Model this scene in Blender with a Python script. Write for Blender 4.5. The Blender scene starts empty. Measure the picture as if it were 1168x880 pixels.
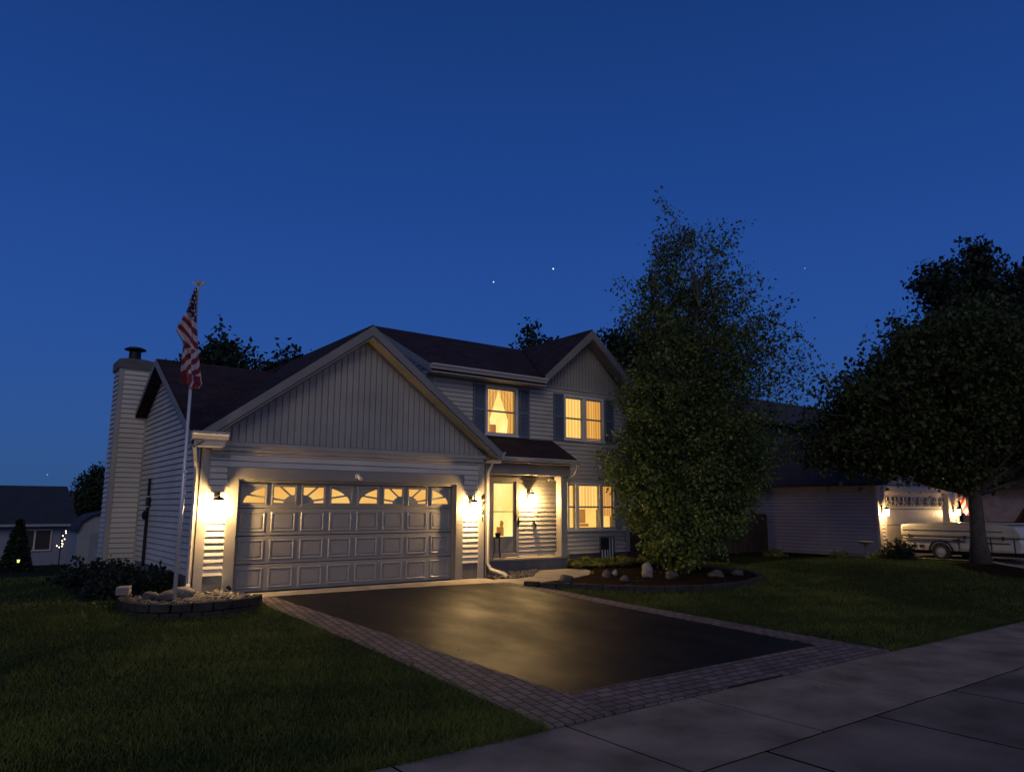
import bpy, math, random
import numpy as np
from mathutils import Vector, Matrix
random.seed(7); RNG = np.random.default_rng(7)
SC = bpy.context.scene; COL = SC.collection
PI = math.pi

# ------------------------------------------------------------------ mesh helpers
class MB:
    def __init__(s): s.v = []; s.f = []; s.m = []
    def face(s, pts, mi=0):
        n = len(s.v); s.v += [tuple(p) for p in pts]; s.f.append(tuple(range(n, n+len(pts)))); s.m.append(mi)
    def box(s, x0, x1, y0, y1, z0, z1, mi=0):
        n = len(s.v)
        s.v += [(x, y, z) for z in (z0, z1) for y in (y0, y1) for x in (x0, x1)]
        for q in ((0,2,3,1),(4,5,7,6),(0,1,5,4),(2,6,7,3),(0,4,6,2),(1,3,7,5)):
            s.f.append(tuple(n+i for i in q)); s.m.append(mi)
        return s
    def beam(s, p, q, w, h, up=(0,0,1), mi=0):
        p = Vector(p); q = Vector(q); d = (q-p).normalized(); up = Vector(up)
        sd = d.cross(up).normalized(); u2 = sd.cross(d).normalized()
        n = len(s.v)
        for c in (p, q):
            for a, b in ((-1,-1),(1,-1),(1,1),(-1,1)):
                s.v.append(tuple(c+sd*(a*w/2)+u2*(b*h/2)))
        for f in ((0,1,2,3),(7,6,5,4),(0,4,5,1),(1,5,6,2),(2,6,7,3),(3,7,4,0)):
            s.f.append(tuple(n+i for i in f)); s.m.append(mi)
        return s
    def prism(s, poly, vec, mi=0):
        n = len(s.v); k = len(poly); vec = Vector(vec)
        s.v += [tuple(p) for p in poly] + [tuple(Vector(p)+vec) for p in poly]
        s.f.append(tuple(range(n, n+k))); s.m.append(mi)
        s.f.append(tuple(range(n+2*k-1, n+k-1, -1))); s.m.append(mi)
        for i in range(k):
            j = (i+1) % k
            s.f.append((n+i, n+k+i, n+k+j, n+j)); s.m.append(mi)
        return s
    def tube(s, pts, rad, k=8, mi=0, cap=True):
        pts = [Vector(p) for p in pts]; N = len(pts)
        if not hasattr(rad, '__len__'): rad = [rad]*N
        base = len(s.v); prev = None
        for i, p in enumerate(pts):
            d = (pts[min(i+1, N-1)]-pts[max(i-1, 0)]).normalized()
            if prev is None:
                a = Vector((1,0,0)) if abs(d.x) < .9 else Vector((0,1,0))
                sx = d.cross(a).normalized()
            else:
                sx = (prev - d*prev.dot(d)).normalized()
            prev = sx; sy = d.cross(sx)
            for j in range(k):
                t = 2*PI*j/k
                s.v.append(tuple(p+(sx*math.cos(t)+sy*math.sin(t))*rad[i]))
        for i in range(N-1):
            for j in range(k):
                a = base+i*k+j; b = base+i*k+(j+1) % k
                s.f.append((a, b, b+k, a+k)); s.m.append(mi)
        if cap:
            s.f.append(tuple(base+j for j in range(k-1, -1, -1))); s.m.append(mi)
            s.f.append(tuple(base+(N-1)*k+j for j in range(k))); s.m.append(mi)
        return s
    def lathe(s, prof, c=(0,0,0), k=16, mi=0):
        c = Vector(c); base = len(s.v)
        for r, z in prof:
            for j in range(k):
                t = 2*PI*j/k; s.v.append((c.x+r*math.cos(t), c.y+r*math.sin(t), c.z+z))
        for i in range(len(prof)-1):
            for j in range(k):
                a = base+i*k+j; b = base+i*k+(j+1) % k
                s.f.append((a, b, b+k, a+k)); s.m.append(mi)
        return s
    def blob(s, c, r, seed=0, sub=(7, 10), rough=.18, mi=0):
        rg = random.Random(seed); base = len(s.v); nr, nc = sub
        ph = [rg.uniform(0, 6.28) for _ in range(6)]
        for i in range(nr+1):
            th = PI*i/nr
            for j in range(nc):
                f = 2*PI*j/nc
                x, y, z = math.sin(th)*math.cos(f), math.sin(th)*math.sin(f), math.cos(th)
                k = 1+rough*(math.sin(3*x+ph[0])*math.sin(2.5*y+ph[1])+.6*math.sin(5*z+ph[2]+2*x)+.4*math.sin(7*y+ph[3]))
                s.v.append((c[0]+r[0]*x*k, c[1]+r[1]*y*k, c[2]+r[2]*z*k))
        for i in range(nr):
            for j in range(nc):
                a = base+i*nc+j; b = base+i*nc+(j+1) % nc
                s.f.append((a, b, b+nc, a+nc)); s.m.append(mi)
        return s
    def pieces(s, name, mats, parent=None, **kw):
        """one object for each separate piece"""
        par = list(range(len(s.v)))
        def find(i):
            while par[i] != i: par[i] = par[par[i]]; i = par[i]
            return i
        for f in s.f:
            for j in f[1:]: par[find(f[0])] = find(j)
        grp = {}
        for f, mi in zip(s.f, s.m): grp.setdefault(find(f[0]), []).append((f, mi))
        for fs in grp.values():
            q = MB(); mp = {}
            for f, mi in fs:
                nf = []
                for i in f:
                    if i not in mp: mp[i] = len(q.v); q.v.append(s.v[i])
                    nf.append(mp[i])
                q.f.append(tuple(nf)); q.m.append(mi)
            q.build(name, mats, parent, **kw)
    def build(s, name, mats, parent=None, smooth=False, label=None, bevel=0):
        me = bpy.data.meshes.new(name); me.from_pydata(s.v, [], s.f); me.update()
        if not isinstance(mats, (list, tuple)): mats = [mats]
        for m in mats: me.materials.append(m)
        if len(mats) > 1: me.polygons.foreach_set('material_index', s.m)
        if smooth: me.polygons.foreach_set('use_smooth', [True]*len(s.f))
        o = bpy.data.objects.new(name, me); COL.objects.link(o)
        if parent is not None: put(o, parent)
        if label: o['label'] = label
        if bevel:
            b = o.modifiers.new('bevel', 'BEVEL'); b.width = bevel; b.segments = 2; b.limit_method = 'ANGLE'
        return o

def put(o, parent):
    # children are modelled in world coordinates; keep them where they are under a parent that stands at its base
    o.parent = parent
    L = Vector((0,0,0)); p = parent
    while p is not None: L = L + p.location; p = p.parent
    o.location = o.location - L
def thing(name, label, cat, loc=(0,0,0), group=None):
    o = bpy.data.objects.new(name, None); COL.objects.link(o); o.location = loc
    o.empty_display_size = .2
    return tag(o, label, cat, group)
def tag(o, label=None, cat=None, group=None, kind=None):
    if label: o['label'] = label
    if cat: o['category'] = cat
    if group: o['group'] = group
    if kind: o['kind'] = kind
    return o
def raw_mesh(name, V, F, mat, parent=None, smooth=False, attr=None):
    """V (n,3) array, F (m,k) array of equal-size faces"""
    me = bpy.data.meshes.new(name); n = len(V); m, k = F.shape
    me.vertices.add(n); me.vertices.foreach_set('co', V.astype(np.float32).ravel())
    me.loops.add(m*k); me.loops.foreach_set('vertex_index', F.astype(np.int32).ravel())
    me.polygons.add(m); me.polygons.foreach_set('loop_start', np.arange(0, m*k, k, dtype=np.int32))
    me.polygons.foreach_set('loop_total', np.full(m, k, dtype=np.int32))
    me.update(calc_edges=True); me.materials.append(mat)
    if attr is not None:
        a = me.attributes.new('tint', 'FLOAT', 'POINT'); a.data.foreach_set('value', attr.astype(np.float32))
    o = bpy.data.objects.new(name, me); COL.objects.link(o)
    if parent is not None: put(o, parent)
    return o

# ------------------------------------------------------------------ material helpers
def new_mat(name):
    m = bpy.data.materials.new(name); m.use_nodes = True
    nt = m.node_tree; b = nt.nodes['Principled BSDF']; return m, nt, b
def N(nt, t, **kw):
    n = nt.nodes.new(t)
    for k, v in kw.items(): setattr(n, k, v)
    return n
def mat(name, col, rough=.6, var=.12, scale=3., metal=0., bump=0., bscale=40., spec=.5, col2=None, coat=0):
    m, nt, b = new_mat(name); L = nt.links.new
    tc = N(nt, 'ShaderNodeTexCoord'); no = N(nt, 'ShaderNodeTexNoise'); no.inputs['Scale'].default_value = scale
    no.inputs['Detail'].default_value = 6; L(tc.outputs['Object'], no.inputs['Vector'])
    r = N(nt, 'ShaderNodeValToRGB'); r.color_ramp.elements[0].position = .3; r.color_ramp.elements[1].position = .7
    c2 = col2 or [min(1, c*(1+var)) for c in col]
    r.color_ramp.elements[0].color = (*[c*(1-var) for c in col], 1); r.color_ramp.elements[1].color = (*c2, 1)
    L(no.outputs['Fac'], r.inputs['Fac']); L(r.outputs['Color'], b.inputs['Base Color'])
    b.inputs['Roughness'].default_value = rough; b.inputs['Metallic'].default_value = metal
    b.inputs['Specular IOR Level'].default_value = spec; b.inputs['Coat Weight'].default_value = coat
    if bump:
        n2 = N(nt, 'ShaderNodeTexNoise'); n2.inputs['Scale'].default_value = bscale; n2.inputs['Detail'].default_value = 4
        L(tc.outputs['Object'], n2.inputs['Vector'])
        bp = N(nt, 'ShaderNodeBump'); bp.inputs['Strength'].default_value = bump; bp.inputs['Distance'].default_value = .02
        L(n2.outputs['Fac'], bp.inputs['Height']); L(bp.outputs['Normal'], b.inputs['Normal'])
    return m
def emis(name, col, strength, col2=None, scale=2., fold=None):
    m, nt, b = new_mat(name); L = nt.links.new; nt.nodes.remove(b)
    out = nt.nodes['Material Output']; e = N(nt, 'ShaderNodeEmission'); e.inputs['Strength'].default_value = strength
    tc = N(nt, 'ShaderNodeTexCoord')
    mx = N(nt, 'ShaderNodeMix', data_type='RGBA'); mx.inputs[6].default_value = (*col, 1); mx.inputs[7].default_value = (*(col2 or col), 1)
    if fold:  # curtain folds painted as lighter and darker bands of glow
        w = N(nt, 'ShaderNodeTexWave'); w.inputs['Scale'].default_value = fold; w.inputs['Distortion'].default_value = 1.2
        w.inputs['Detail'].default_value = 2; mp = N(nt, 'ShaderNodeMapping'); mp.inputs['Scale'].default_value = (1, 1, .06)
        L(tc.outputs['Object'], mp.inputs['Vector']); L(mp.outputs[0], w.inputs['Vector']); L(w.outputs['Fac'], mx.inputs[0])
    else:
        no = N(nt, 'ShaderNodeTexNoise'); no.inputs['Scale'].default_value = scale; no.inputs['Detail'].default_value = 3
        r = N(nt, 'ShaderNodeMapRange'); r.inputs['From Min'].default_value = .35; r.inputs['From Max'].default_value = .65
        L(tc.outputs['Object'], no.inputs['Vector']); L(no.outputs['Fac'], r.inputs['Value']); L(r.outputs[0], mx.inputs[0])
    L(mx.outputs[2], e.inputs['Color']); L(e.outputs[0], out.inputs['Surface'])
    return m
def glass(name, alpha=.12, emc=None, ems=0, tint=(1,1,1)):
    m, nt, b = new_mat(name); L = nt.links.new; out = nt.nodes['Material Output']; nt.nodes.remove(b)
    tr = N(nt, 'ShaderNodeBsdfTransparent'); tr.inputs[0].default_value = (*tint, 1)
    gl = N(nt, 'ShaderNodeBsdfGlossy'); gl.inputs['Roughness'].default_value = .03
    mx = N(nt, 'ShaderNodeMixShader'); mx.inputs[0].default_value = alpha
    L(tr.outputs[0], mx.inputs[1]); L(gl.outputs[0], mx.inputs[2]); last = mx.outputs[0]
    if emc:
        e = N(nt, 'ShaderNodeEmission'); e.inputs[0].default_value = (*emc, 1); e.inputs[1].default_value = ems
        ad = N(nt, 'ShaderNodeAddShader'); L(last, ad.inputs[0]); L(e.outputs[0], ad.inputs[1]); last = ad.outputs[0]
    L(last, out.inputs['Surface']); return m
def brick_mat(name, c1, c2, mortar, bw, bh, ax=('X', 'Y'), rough=.75, msize=.012, bump=.5, rot=0, yscale=1., off=.5):
    m, nt, b = new_mat(name); L = nt.links.new
    tc = N(nt, 'ShaderNodeTexCoord'); sp = N(nt, 'ShaderNodeSeparateXYZ'); cb = N(nt, 'ShaderNodeCombineXYZ')
    L(tc.outputs['Object'], sp.inputs[0]); L(sp.outputs[ax[0]], cb.inputs['X']); 
    mu = N(nt, 'ShaderNodeMath', operation='MULTIPLY'); mu.inputs[1].default_value = yscale
    L(sp.outputs[ax[1]], mu.inputs[0]); L(mu.outputs[0], cb.inputs['Y'])
    mp = N(nt, 'ShaderNodeMapping'); mp.inputs['Rotation'].default_value = (0, 0, rot); L(cb.outputs[0], mp.inputs[0])
    br = N(nt, 'ShaderNodeTexBrick'); br.inputs['Scale'].default_value = 1; br.inputs['Brick Width'].default_value = bw
    br.inputs['Row Height'].default_value = bh; br.inputs['Mortar Size'].default_value = msize; br.offset = off
    br.inputs['Color1'].default_value = (*c1, 1); br.inputs['Color2'].default_value = (*c2, 1); br.inputs['Mortar'].default_value = (*mortar, 1)
    L(mp.outputs[0], br.inputs['Vector'])
    no = N(nt, 'ShaderNodeTexNoise'); no.inputs['Scale'].default_value = 2.2; no.inputs['Detail'].default_value = 8
    L(tc.outputs['Object'], no.inputs['Vector'])
    mr = N(nt, 'ShaderNodeMapRange'); mr.inputs['To Min'].default_value = .55; mr.inputs['To Max'].default_value = 1.4
    L(no.outputs['Fac'], mr.inputs['Value'])
    vm = N(nt, 'ShaderNodeVectorMath', operation='SCALE'); L(br.outputs['Color'], vm.inputs[0]); L(mr.outputs[0], vm.inputs['Scale'])
    L(vm.outputs[0], b.inputs['Base Color']); b.inputs['Roughness'].default_value = rough; b.inputs['Specular IOR Level'].default_value = .12
    n3 = N(nt, 'ShaderNodeTexNoise'); n3.inputs['Scale'].default_value = 60; L(tc.outputs['Object'], n3.inputs['Vector'])
    a = N(nt, 'ShaderNodeMath', operation='MULTIPLY_ADD'); a.inputs[1].default_value = -1.0
    L(br.outputs['Fac'], a.inputs[0]); L(n3.outputs['Fac'], a.inputs[2])
    bp = N(nt, 'ShaderNodeBump'); bp.inputs['Strength'].default_value = bump; bp.inputs['Distance'].default_value = .01
    L(a.outputs[0], bp.inputs['Height']); L(bp.outputs[0], b.inputs['Normal'])
    return m
def leaf_mat(name, ca, cb, rough=.55, trans=.25):
    m, nt, b = new_mat(name); L = nt.links.new; out = nt.nodes['Material Output']
    at = N(nt, 'ShaderNodeAttribute'); at.attribute_name = 'tint'
    mx = N(nt, 'ShaderNodeMix', data_type='RGBA'); mx.inputs[6].default_value = (*ca, 1); mx.inputs[7].default_value = (*cb, 1)
    L(at.outputs['Fac'], mx.inputs[0]); L(mx.outputs[2], b.inputs['Base Color'])
    b.inputs['Roughness'].default_value = rough; b.inputs['Specular IOR Level'].default_value = .3
    if trans:
        t = N(nt, 'ShaderNodeBsdfTranslucent'); L(mx.outputs[2], t.inputs[0])
        ms = N(nt, 'ShaderNodeMixShader'); ms.inputs[0].default_value = trans
        L(b.outputs[0], ms.inputs[1]); L(t.outputs[0], ms.inputs[2]); L(ms.outputs[0], out.inputs['Surface'])
    return m

M = {}
M['siding'] = mat('siding_vinyl', (.47,.435,.375), .5, .16, .9, bump=.08, bscale=90)
M['trim'] = mat('trim_paint', (.30,.28,.245), .5, .15, 1.2, bump=.05)
M['rake'] = mat('rake_paint', (.20,.185,.165), .5, .1, 2, bump=.05)
M['casing'] = mat('casing_paint', (.20,.187,.165), .45, .08, 2, bump=.05)
M['door'] = mat('garage_door_paint', (.235,.222,.202), .34, .06, 2, bump=.05, bscale=120)
M['found'] = mat('foundation_concrete', (.10,.098,.098), .9, .2, 5, bump=.3)
M['white'] = mat('white_vinyl', (.62,.60,.56), .4, .06)
M['shutter'] = mat('shutter_blue_grey', (.12,.145,.195), .5, .12)
M['gutter'] = mat('gutter_aluminium', (.42,.38,.34), .35, .06)
M['roof'] = brick_mat('roof_shingle', (.030,.020,.023), (.048,.032,.034), (.012,.009,.011), .32, .14, ('X','Z'), .95, .006, .8, yscale=2.2)
M['roofy'] = brick_mat('roof_shingle_side', (.030,.020,.023), (.048,.032,.034), (.012,.009,.011), .32, .14, ('Y','Z'), .95, .006, .8, yscale=1.6)
M['dark'] = mat('black_metal', (.015,.014,.014), .45, .1, metal=.6)
M['darkp'] = mat('dark_plastic', (.02,.02,.022), .5, .1)
M['glass'] = glass('window_glass', .08)
M['lampglass'] = glass('lantern_glass', .08, (1,.74,.34), 14)
M['bulb'] = emis('bulb_glow', (1,.80,.48), 60)
M['room'] = emis('lit_room', (1,.68,.18), 1.2, (.95,.50,.10), 1.6)
M['roomhi'] = emis('lit_room_bright', (1,.78,.28), 1.4, (1,.62,.15), 1.5)
M['curtain'] = emis('lit_curtain', (1,.54,.12), .95, (.66,.26,.045), fold=3.2)
M['sheer'] = emis('lit_sheer_curtain', (1,.68,.18), 1.15, (.85,.42,.09), fold=2.6)
M['gwin'] = emis('garage_glow', (1,.60,.17), .95, (.95,.46,.10), 1.2)
M['shade'] = emis('lit_shade', (1,.9,.6), 2.2)
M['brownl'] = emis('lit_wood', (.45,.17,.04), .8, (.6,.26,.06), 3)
M['asphalt'] = None
M['walk'] = mat('walk_concrete', (.28,.245,.205), .9, .2, 3, bump=.35, bscale=70, spec=.15)
M['slab'] = mat('sidewalk_concrete', (.205,.168,.132), .95, .38, 1.6, bump=.4, bscale=60, spec=.12)
M['apron'] = mat('apron_concrete', (.145,.120,.098), .95, .38, 1.1, bump=.4, bscale=55, spec=.1)
M['street'] = mat('street_concrete', (.17,.145,.135), .95, .25, .8, bump=.5, bscale=50, spec=.1)
M['kerb'] = mat('kerb_concrete', (.19,.168,.16), .95, .2, 2, bump=.4, spec=.12)
M['pav'] = brick_mat('paver_border', (.185,.15,.14), (.115,.095,.092), (.035,.03,.03), .22, .13, rot=.02, msize=.012)
M['pavl'] = brick_mat('paver_border_side', (.185,.15,.14), (.115,.095,.092), (.035,.03,.03), .22, .13, rot=PI/2+.09, msize=.012)
M['stone'] = mat('rock', (.065,.060,.056), .9, .4, 9, bump=.6, bscale=25)
M['stonel'] = mat('pale_rock', (.17,.165,.155), .9, .35, 9, bump=.6, bscale=25)
M['pebble'] = mat('pebbles', (.045,.04,.035), .8, .6, 14, col2=(.17,.155,.135), bump=.3)
M['block'] = mat('wall_block', (.036,.034,.032), .95, .35, 6, bump=.8, bscale=30, spec=.1)
M['mulch'] = mat('mulch', (.017,.011,.008), 1, .6, 20, bump=.5, bscale=40, spec=.02)
M['joint'] = mat('joint_dirt', (.006,.0055,.005), 1, .3, 5, spec=0)
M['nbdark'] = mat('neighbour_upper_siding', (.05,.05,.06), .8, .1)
M['bark'] = mat('bark', (.06,.048,.038), .95, .35, 8, bump=.9, bscale=22)
M['birchbark'] = mat('pale_bark', (.06,.056,.046), .9, .35, 6, bump=.7, bscale=20)
M['fence'] = mat('fence_wood', (.06,.038,.025), .9, .4, 5, bump=.5)
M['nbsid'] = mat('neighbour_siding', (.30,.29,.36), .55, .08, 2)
M['nbw'] = mat('neighbour_white', (.48,.43,.38), .5, .06)
M['nbroof'] = mat('neighbour_roof', (.03,.03,.036), .95, .3, 3, bump=.6)
M['nfw'] = mat('bright_flag_white', (.6,.52,.5), .8, .05); M['nfr'] = mat('bright_flag_red', (.5,.03,.04), .8, .05)
M['pole'] = mat('pole_aluminium', (.55,.55,.56), .35, .06, metal=.3)
M['gold'] = mat('gold_finial', (.6,.38,.15), .4, .1, metal=.5)
M['fw'] = mat('flag_white', (.40,.34,.39), .8, .06); M['fr'] = mat('flag_red', (.15,.012,.025), .8, .08); M['fb'] = mat('flag_blue', (.009,.013,.055), .8, .08)
M['camper'] = mat('camper_shell', (.50,.47,.42), .35, .1, 2)
M['camperlid'] = mat('camper_lid', (.44,.41,.38), .4, .1, 2)
M['tyre'] = mat('tyre_rubber', (.012,.012,.012), .8)
M['rim'] = mat('wheel_rim', (.55,.54,.52), .35, .05, metal=.3)
M['suv'] = mat('vehicle_paint', (.022,.009,.009), .5, .05, spec=.2)
M['autog'] = mat('vehicle_glass', (.008,.008,.01), .6, spec=.1)
M['shed'] = mat('shed_vinyl', (.24,.26,.30), .6, .08)
M['lwall'] = mat('far_house_siding', (.19,.21,.27), .6, .08)
M['lroof'] = mat('far_house_roof', (.022,.026,.036), .95, .2)
M['fairy'] = emis('fairy_bulb', (1,.85,.6), 5)
M['starm'] = emis('star_light', (.75,.85,1), 1.3); M['starf'] = emis('faint_star_light', (.35,.48,.85), .9)
M['blackcloth'] = mat('black_cloth', (.012,.012,.016), .8); M['palecloth'] = mat('pale_cloth', (.55,.54,.58), .8)

# asphalt: dark sealed surface, uneven gloss so that the lanterns leave streaked reflections
m, nt, b = new_mat('asphalt'); L = nt.links.new
tc = N(nt, 'ShaderNodeTexCoord')
n1 = N(nt, 'ShaderNodeTexNoise'); n1.inputs['Scale'].default_value = .9; n1.inputs['Detail'].default_value = 6
n2 = N(nt, 'ShaderNodeTexNoise'); n2.inputs['Scale'].default_value = 140; n2.inputs['Detail'].default_value = 3
mp = N(nt, 'ShaderNodeMapping'); mp.inputs['Scale'].default_value = (1.5, .8, 1)
L(tc.outputs['Object'], mp.inputs[0]); L(mp.outputs[0], n1.inputs['Vector']); L(tc.outputs['Object'], n2.inputs['Vector'])
r = N(nt, 'ShaderNodeMapRange'); r.inputs['From Min'].default_value = .3; r.inputs['From Max'].default_value = .7
r.inputs['To Min'].default_value = .30; r.inputs['To Max'].default_value = .56
L(n1.outputs['Fac'], r.inputs['Value']); L(r.outputs[0], b.inputs['Roughness'])
cr = N(nt, 'ShaderNodeValToRGB'); cr.color_ramp.elements[0].color = (.006,.006,.008,1); cr.color_ramp.elements[1].color = (.034,.031,.030,1)
L(n1.outputs['Fac'], cr.inputs[0]); L(cr.outputs[0], b.inputs['Base Color'])
bp = N(nt, 'ShaderNodeBump'); bp.inputs['Strength'].default_value = 1.0; bp.inputs['Distance'].default_value = .006
L(n2.outputs['Fac'], bp.inputs['Height']); L(bp.outputs[0], b.inputs['Normal']); b.inputs['Specular IOR Level'].default_value = .045
M['asphalt'] = m
# lawn
m, nt, b = new_mat('lawn_soil'); L = nt.links.new
tc = N(nt, 'ShaderNodeTexCoord'); n1 = N(nt, 'ShaderNodeTexNoise'); n1.inputs['Scale'].default_value = .7; n1.inputs['Detail'].default_value = 10; n1.inputs['Roughness'].default_value = .65
L(tc.outputs['Object'], n1.inputs['Vector']); cr = N(nt, 'ShaderNodeValToRGB')
cr.color_ramp.elements[0].position = .35; cr.color_ramp.elements[1].position = .68
cr.color_ramp.elements[0].color = (.012,.018,.006,1); cr.color_ramp.elements[1].color = (.030,.038,.010,1)
L(n1.outputs['Fac'], cr.inputs[0]); L(cr.outputs[0], b.inputs['Base Color']); b.inputs['Roughness'].default_value = 1; b.inputs['Specular IOR Level'].default_value = .05
n2 = N(nt, 'ShaderNodeTexNoise'); n2.inputs['Scale'].default_value = 45; L(tc.outputs['Object'], n2.inputs['Vector'])
bp = N(nt, 'ShaderNodeBump'); bp.inputs['Strength'].default_value = .8; bp.inputs['Distance'].default_value = .05; L(n2.outputs['Fac'], bp.inputs['Height']); L(bp.outputs[0], b.inputs['Normal'])
M['lawn'] = m
M['blade'] = leaf_mat('grass_blade', (.028,.050,.010), (.19,.225,.038), .7, .2)
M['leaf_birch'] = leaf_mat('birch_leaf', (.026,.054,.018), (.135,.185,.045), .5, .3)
M['leaf_maple'] = leaf_mat('maple_leaf', (.018,.030,.008), (.075,.095,.022), .6, .25)
M['leaf_dark'] = leaf_mat('dark_leaf', (.010,.020,.012), (.030,.045,.020), .6, .2)
M['leaf_shrub'] = leaf_mat('shrub_leaf', (.006,.012,.009), (.018,.028,.016), .7, .05)
M['leaf_grass'] = leaf_mat('tuft_leaf', (.08,.10,.018), (.26,.27,.05), .6, .2)

# ------------------------------------------------------------------ terrain
def g(x, y):
    if y > 8: return max(-1.3, -.085*(y-8))
    if y >= -.5: a = 0
    elif y > -8.53: a = -.5*(-.5-y)/8.03
    else: a = -.5
    if y < -8.53: return -.5
    t = min(1, max(0, (x-12)/5)); t = t*t*(3-2*t)
    b = .05 if y > -5 else (-.5+.55*(y+8.53)/3.53)
    return a+(b-a)*t
def sheet(name, poly, mi, off, kind='structure', thick=0.0, parent=None):
    """thin sheet lying on the (locally planar) ground"""
    mb = MB(); mb.face([(x, y, g(x, y)+off) for x, y in poly])
    if thick:
        k = len(poly)
        for i in range(k):
            a = poly[i]; c = poly[(i+1) % k]
            mb.face([(a[0],a[1],g(*a)+off), (c[0],c[1],g(*c)+off), (c[0],c[1],g(*c)-.05), (a[0],a[1],g(*a)-.05)])
    o = mb.build(name, mi, parent)
    if kind: o['kind'] = kind
    return o
xs = [-600,-200,-80,-40,-25,-15,-10,-6,-3,0,3,6,9,12]+[12+.5*i for i in range(1, 11)]+[19,22,26,32,40,60,120,300,700]
ys = [-8.53,-7.5,-6.5,-5.8,-5,-4,-3,-2,-1,-.5,1,3,5,8]+[8+1.5*i for i in range(1, 11)]+[23.3,30,50,100,250,700,1500]
V = np.array([(x, y, g(x, y)) for y in ys for x in xs]); nx = len(xs)
F = np.array([(j*nx+i, j*nx+i+1, (j+1)*nx+i+1, (j+1)*nx+i) for j in range(len(ys)-1) for i in range(nx-1)])
tag(raw_mesh('lawn', V, F, M['lawn'], smooth=True), kind='structure')

# street, kerb, sidewalk
mb = MB(); mb.face([(-600,-600,-.62),(700,-600,-.62),(700,-10.16,-.55),(-600,-10.16,-.55)])
mb.build('street', M['street'])['kind'] = 'structure'
mb = MB(); edges = [-600,-40]+[.78+1.9*i for i in range(-11, 13)]+[60,700]
for a, b_ in zip(edges[:-1], edges[1:]): mb.box(a+.016, b_-.016, -10.145, -8.56, -.60, -.497)
mb.build('sidewalk', M['slab'])['kind'] = 'structure'
mb = MB(); mb.face([(-600,-10.16,-.504),(700,-10.16,-.504),(700,-8.4,-.504),(-600,-8.4,-.504)]); mb.face([(-.32,-11.92,-.504),(7.12,-11.92,-.504),(7.12,-10.16,-.504),(-.32,-10.16,-.504)]); mb.build('roadbed', M['joint'])['kind'] = 'structure'
mb = MB()
mb.box(-600, -.3, -10.30, -10.16, -.7, -.50); mb.box(7.9, 20.5, -10.30, -10.16, -.7, -.47); mb.box(26, 700, -10.30, -10.16, -.7, -.47)
mb.prism([(7.9,-10.30,-.7),(7.9,-10.30,-.47),(7.1,-10.30,-.515),(7.1,-10.30,-.7)], (0,.14,0))
mb.build('kerb', M['kerb'], bevel=.03)['kind'] = 'structure'
mb = MB()   # driveway apron panels running out into the street
for a, b_ in ((-.3,1.7),(1.74,3.6),(3.64,5.4),(5.44,7.1)): mb.box(a+.006, b_, -11.9, -10.175, -.7, -.4985)
mb.build('driveway_apron', M['apron'])['kind'] = 'structure'

# driveway
sheet('driveway', [(.55,-.66),(3.0,-.70),(5.15,-.85),(5.55,-1.35),(5.85,-3.8),(6.50,-7.80),(3.9,-7.80),(1.47,-7.80),(1.0,-4.2)], M['asphalt'], .012)
sheet('garage_apron', [(-.1,-.02),(5.7,-.02),(5.62,-.62),(5.15,-.84),(3.0,-.69),(.53,-.65),(.0,-.75)], M['walk'], .010)
sheet('paver_band', [(.12,-.76),(.54,-.66),(.99,-4.2),(1.46,-7.79),(1.46,-8.53),(.58,-8.53),(.42,-5.0)], M['pavl'], .016, thick=1)
sheet('paver_band', [(1.461,-7.80),(6.55,-7.80),(7.26,-8.53),(1.461,-8.53)], M['pav'], .016, thick=1)
sheet('paver_band', [(5.16,-.86),(5.56,-1.36),(5.86,-3.8),(6.56,-7.79),(7.25,-8.52),(6.95,-7.2),(6.35,-4.2),(5.95,-1.5),(5.66,-1.0)], M['pavl'], .016, thick=1)
WK = [(5.64,-.50),(5.64,-.60),(5.18,-.85),(5.67,-1.0),(5.75,-1.34),(6.43,-1.29),(7.37,-1.11),(8.32,-.74),(8.96,-.10),(9.35,.55),(9.2,.80),(8.0,.86),(7.2,.0),(6.84,-.42),(6.2,-.62)]
sheet('walkway', WK, M['walk'], .022, thick=1)

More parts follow.
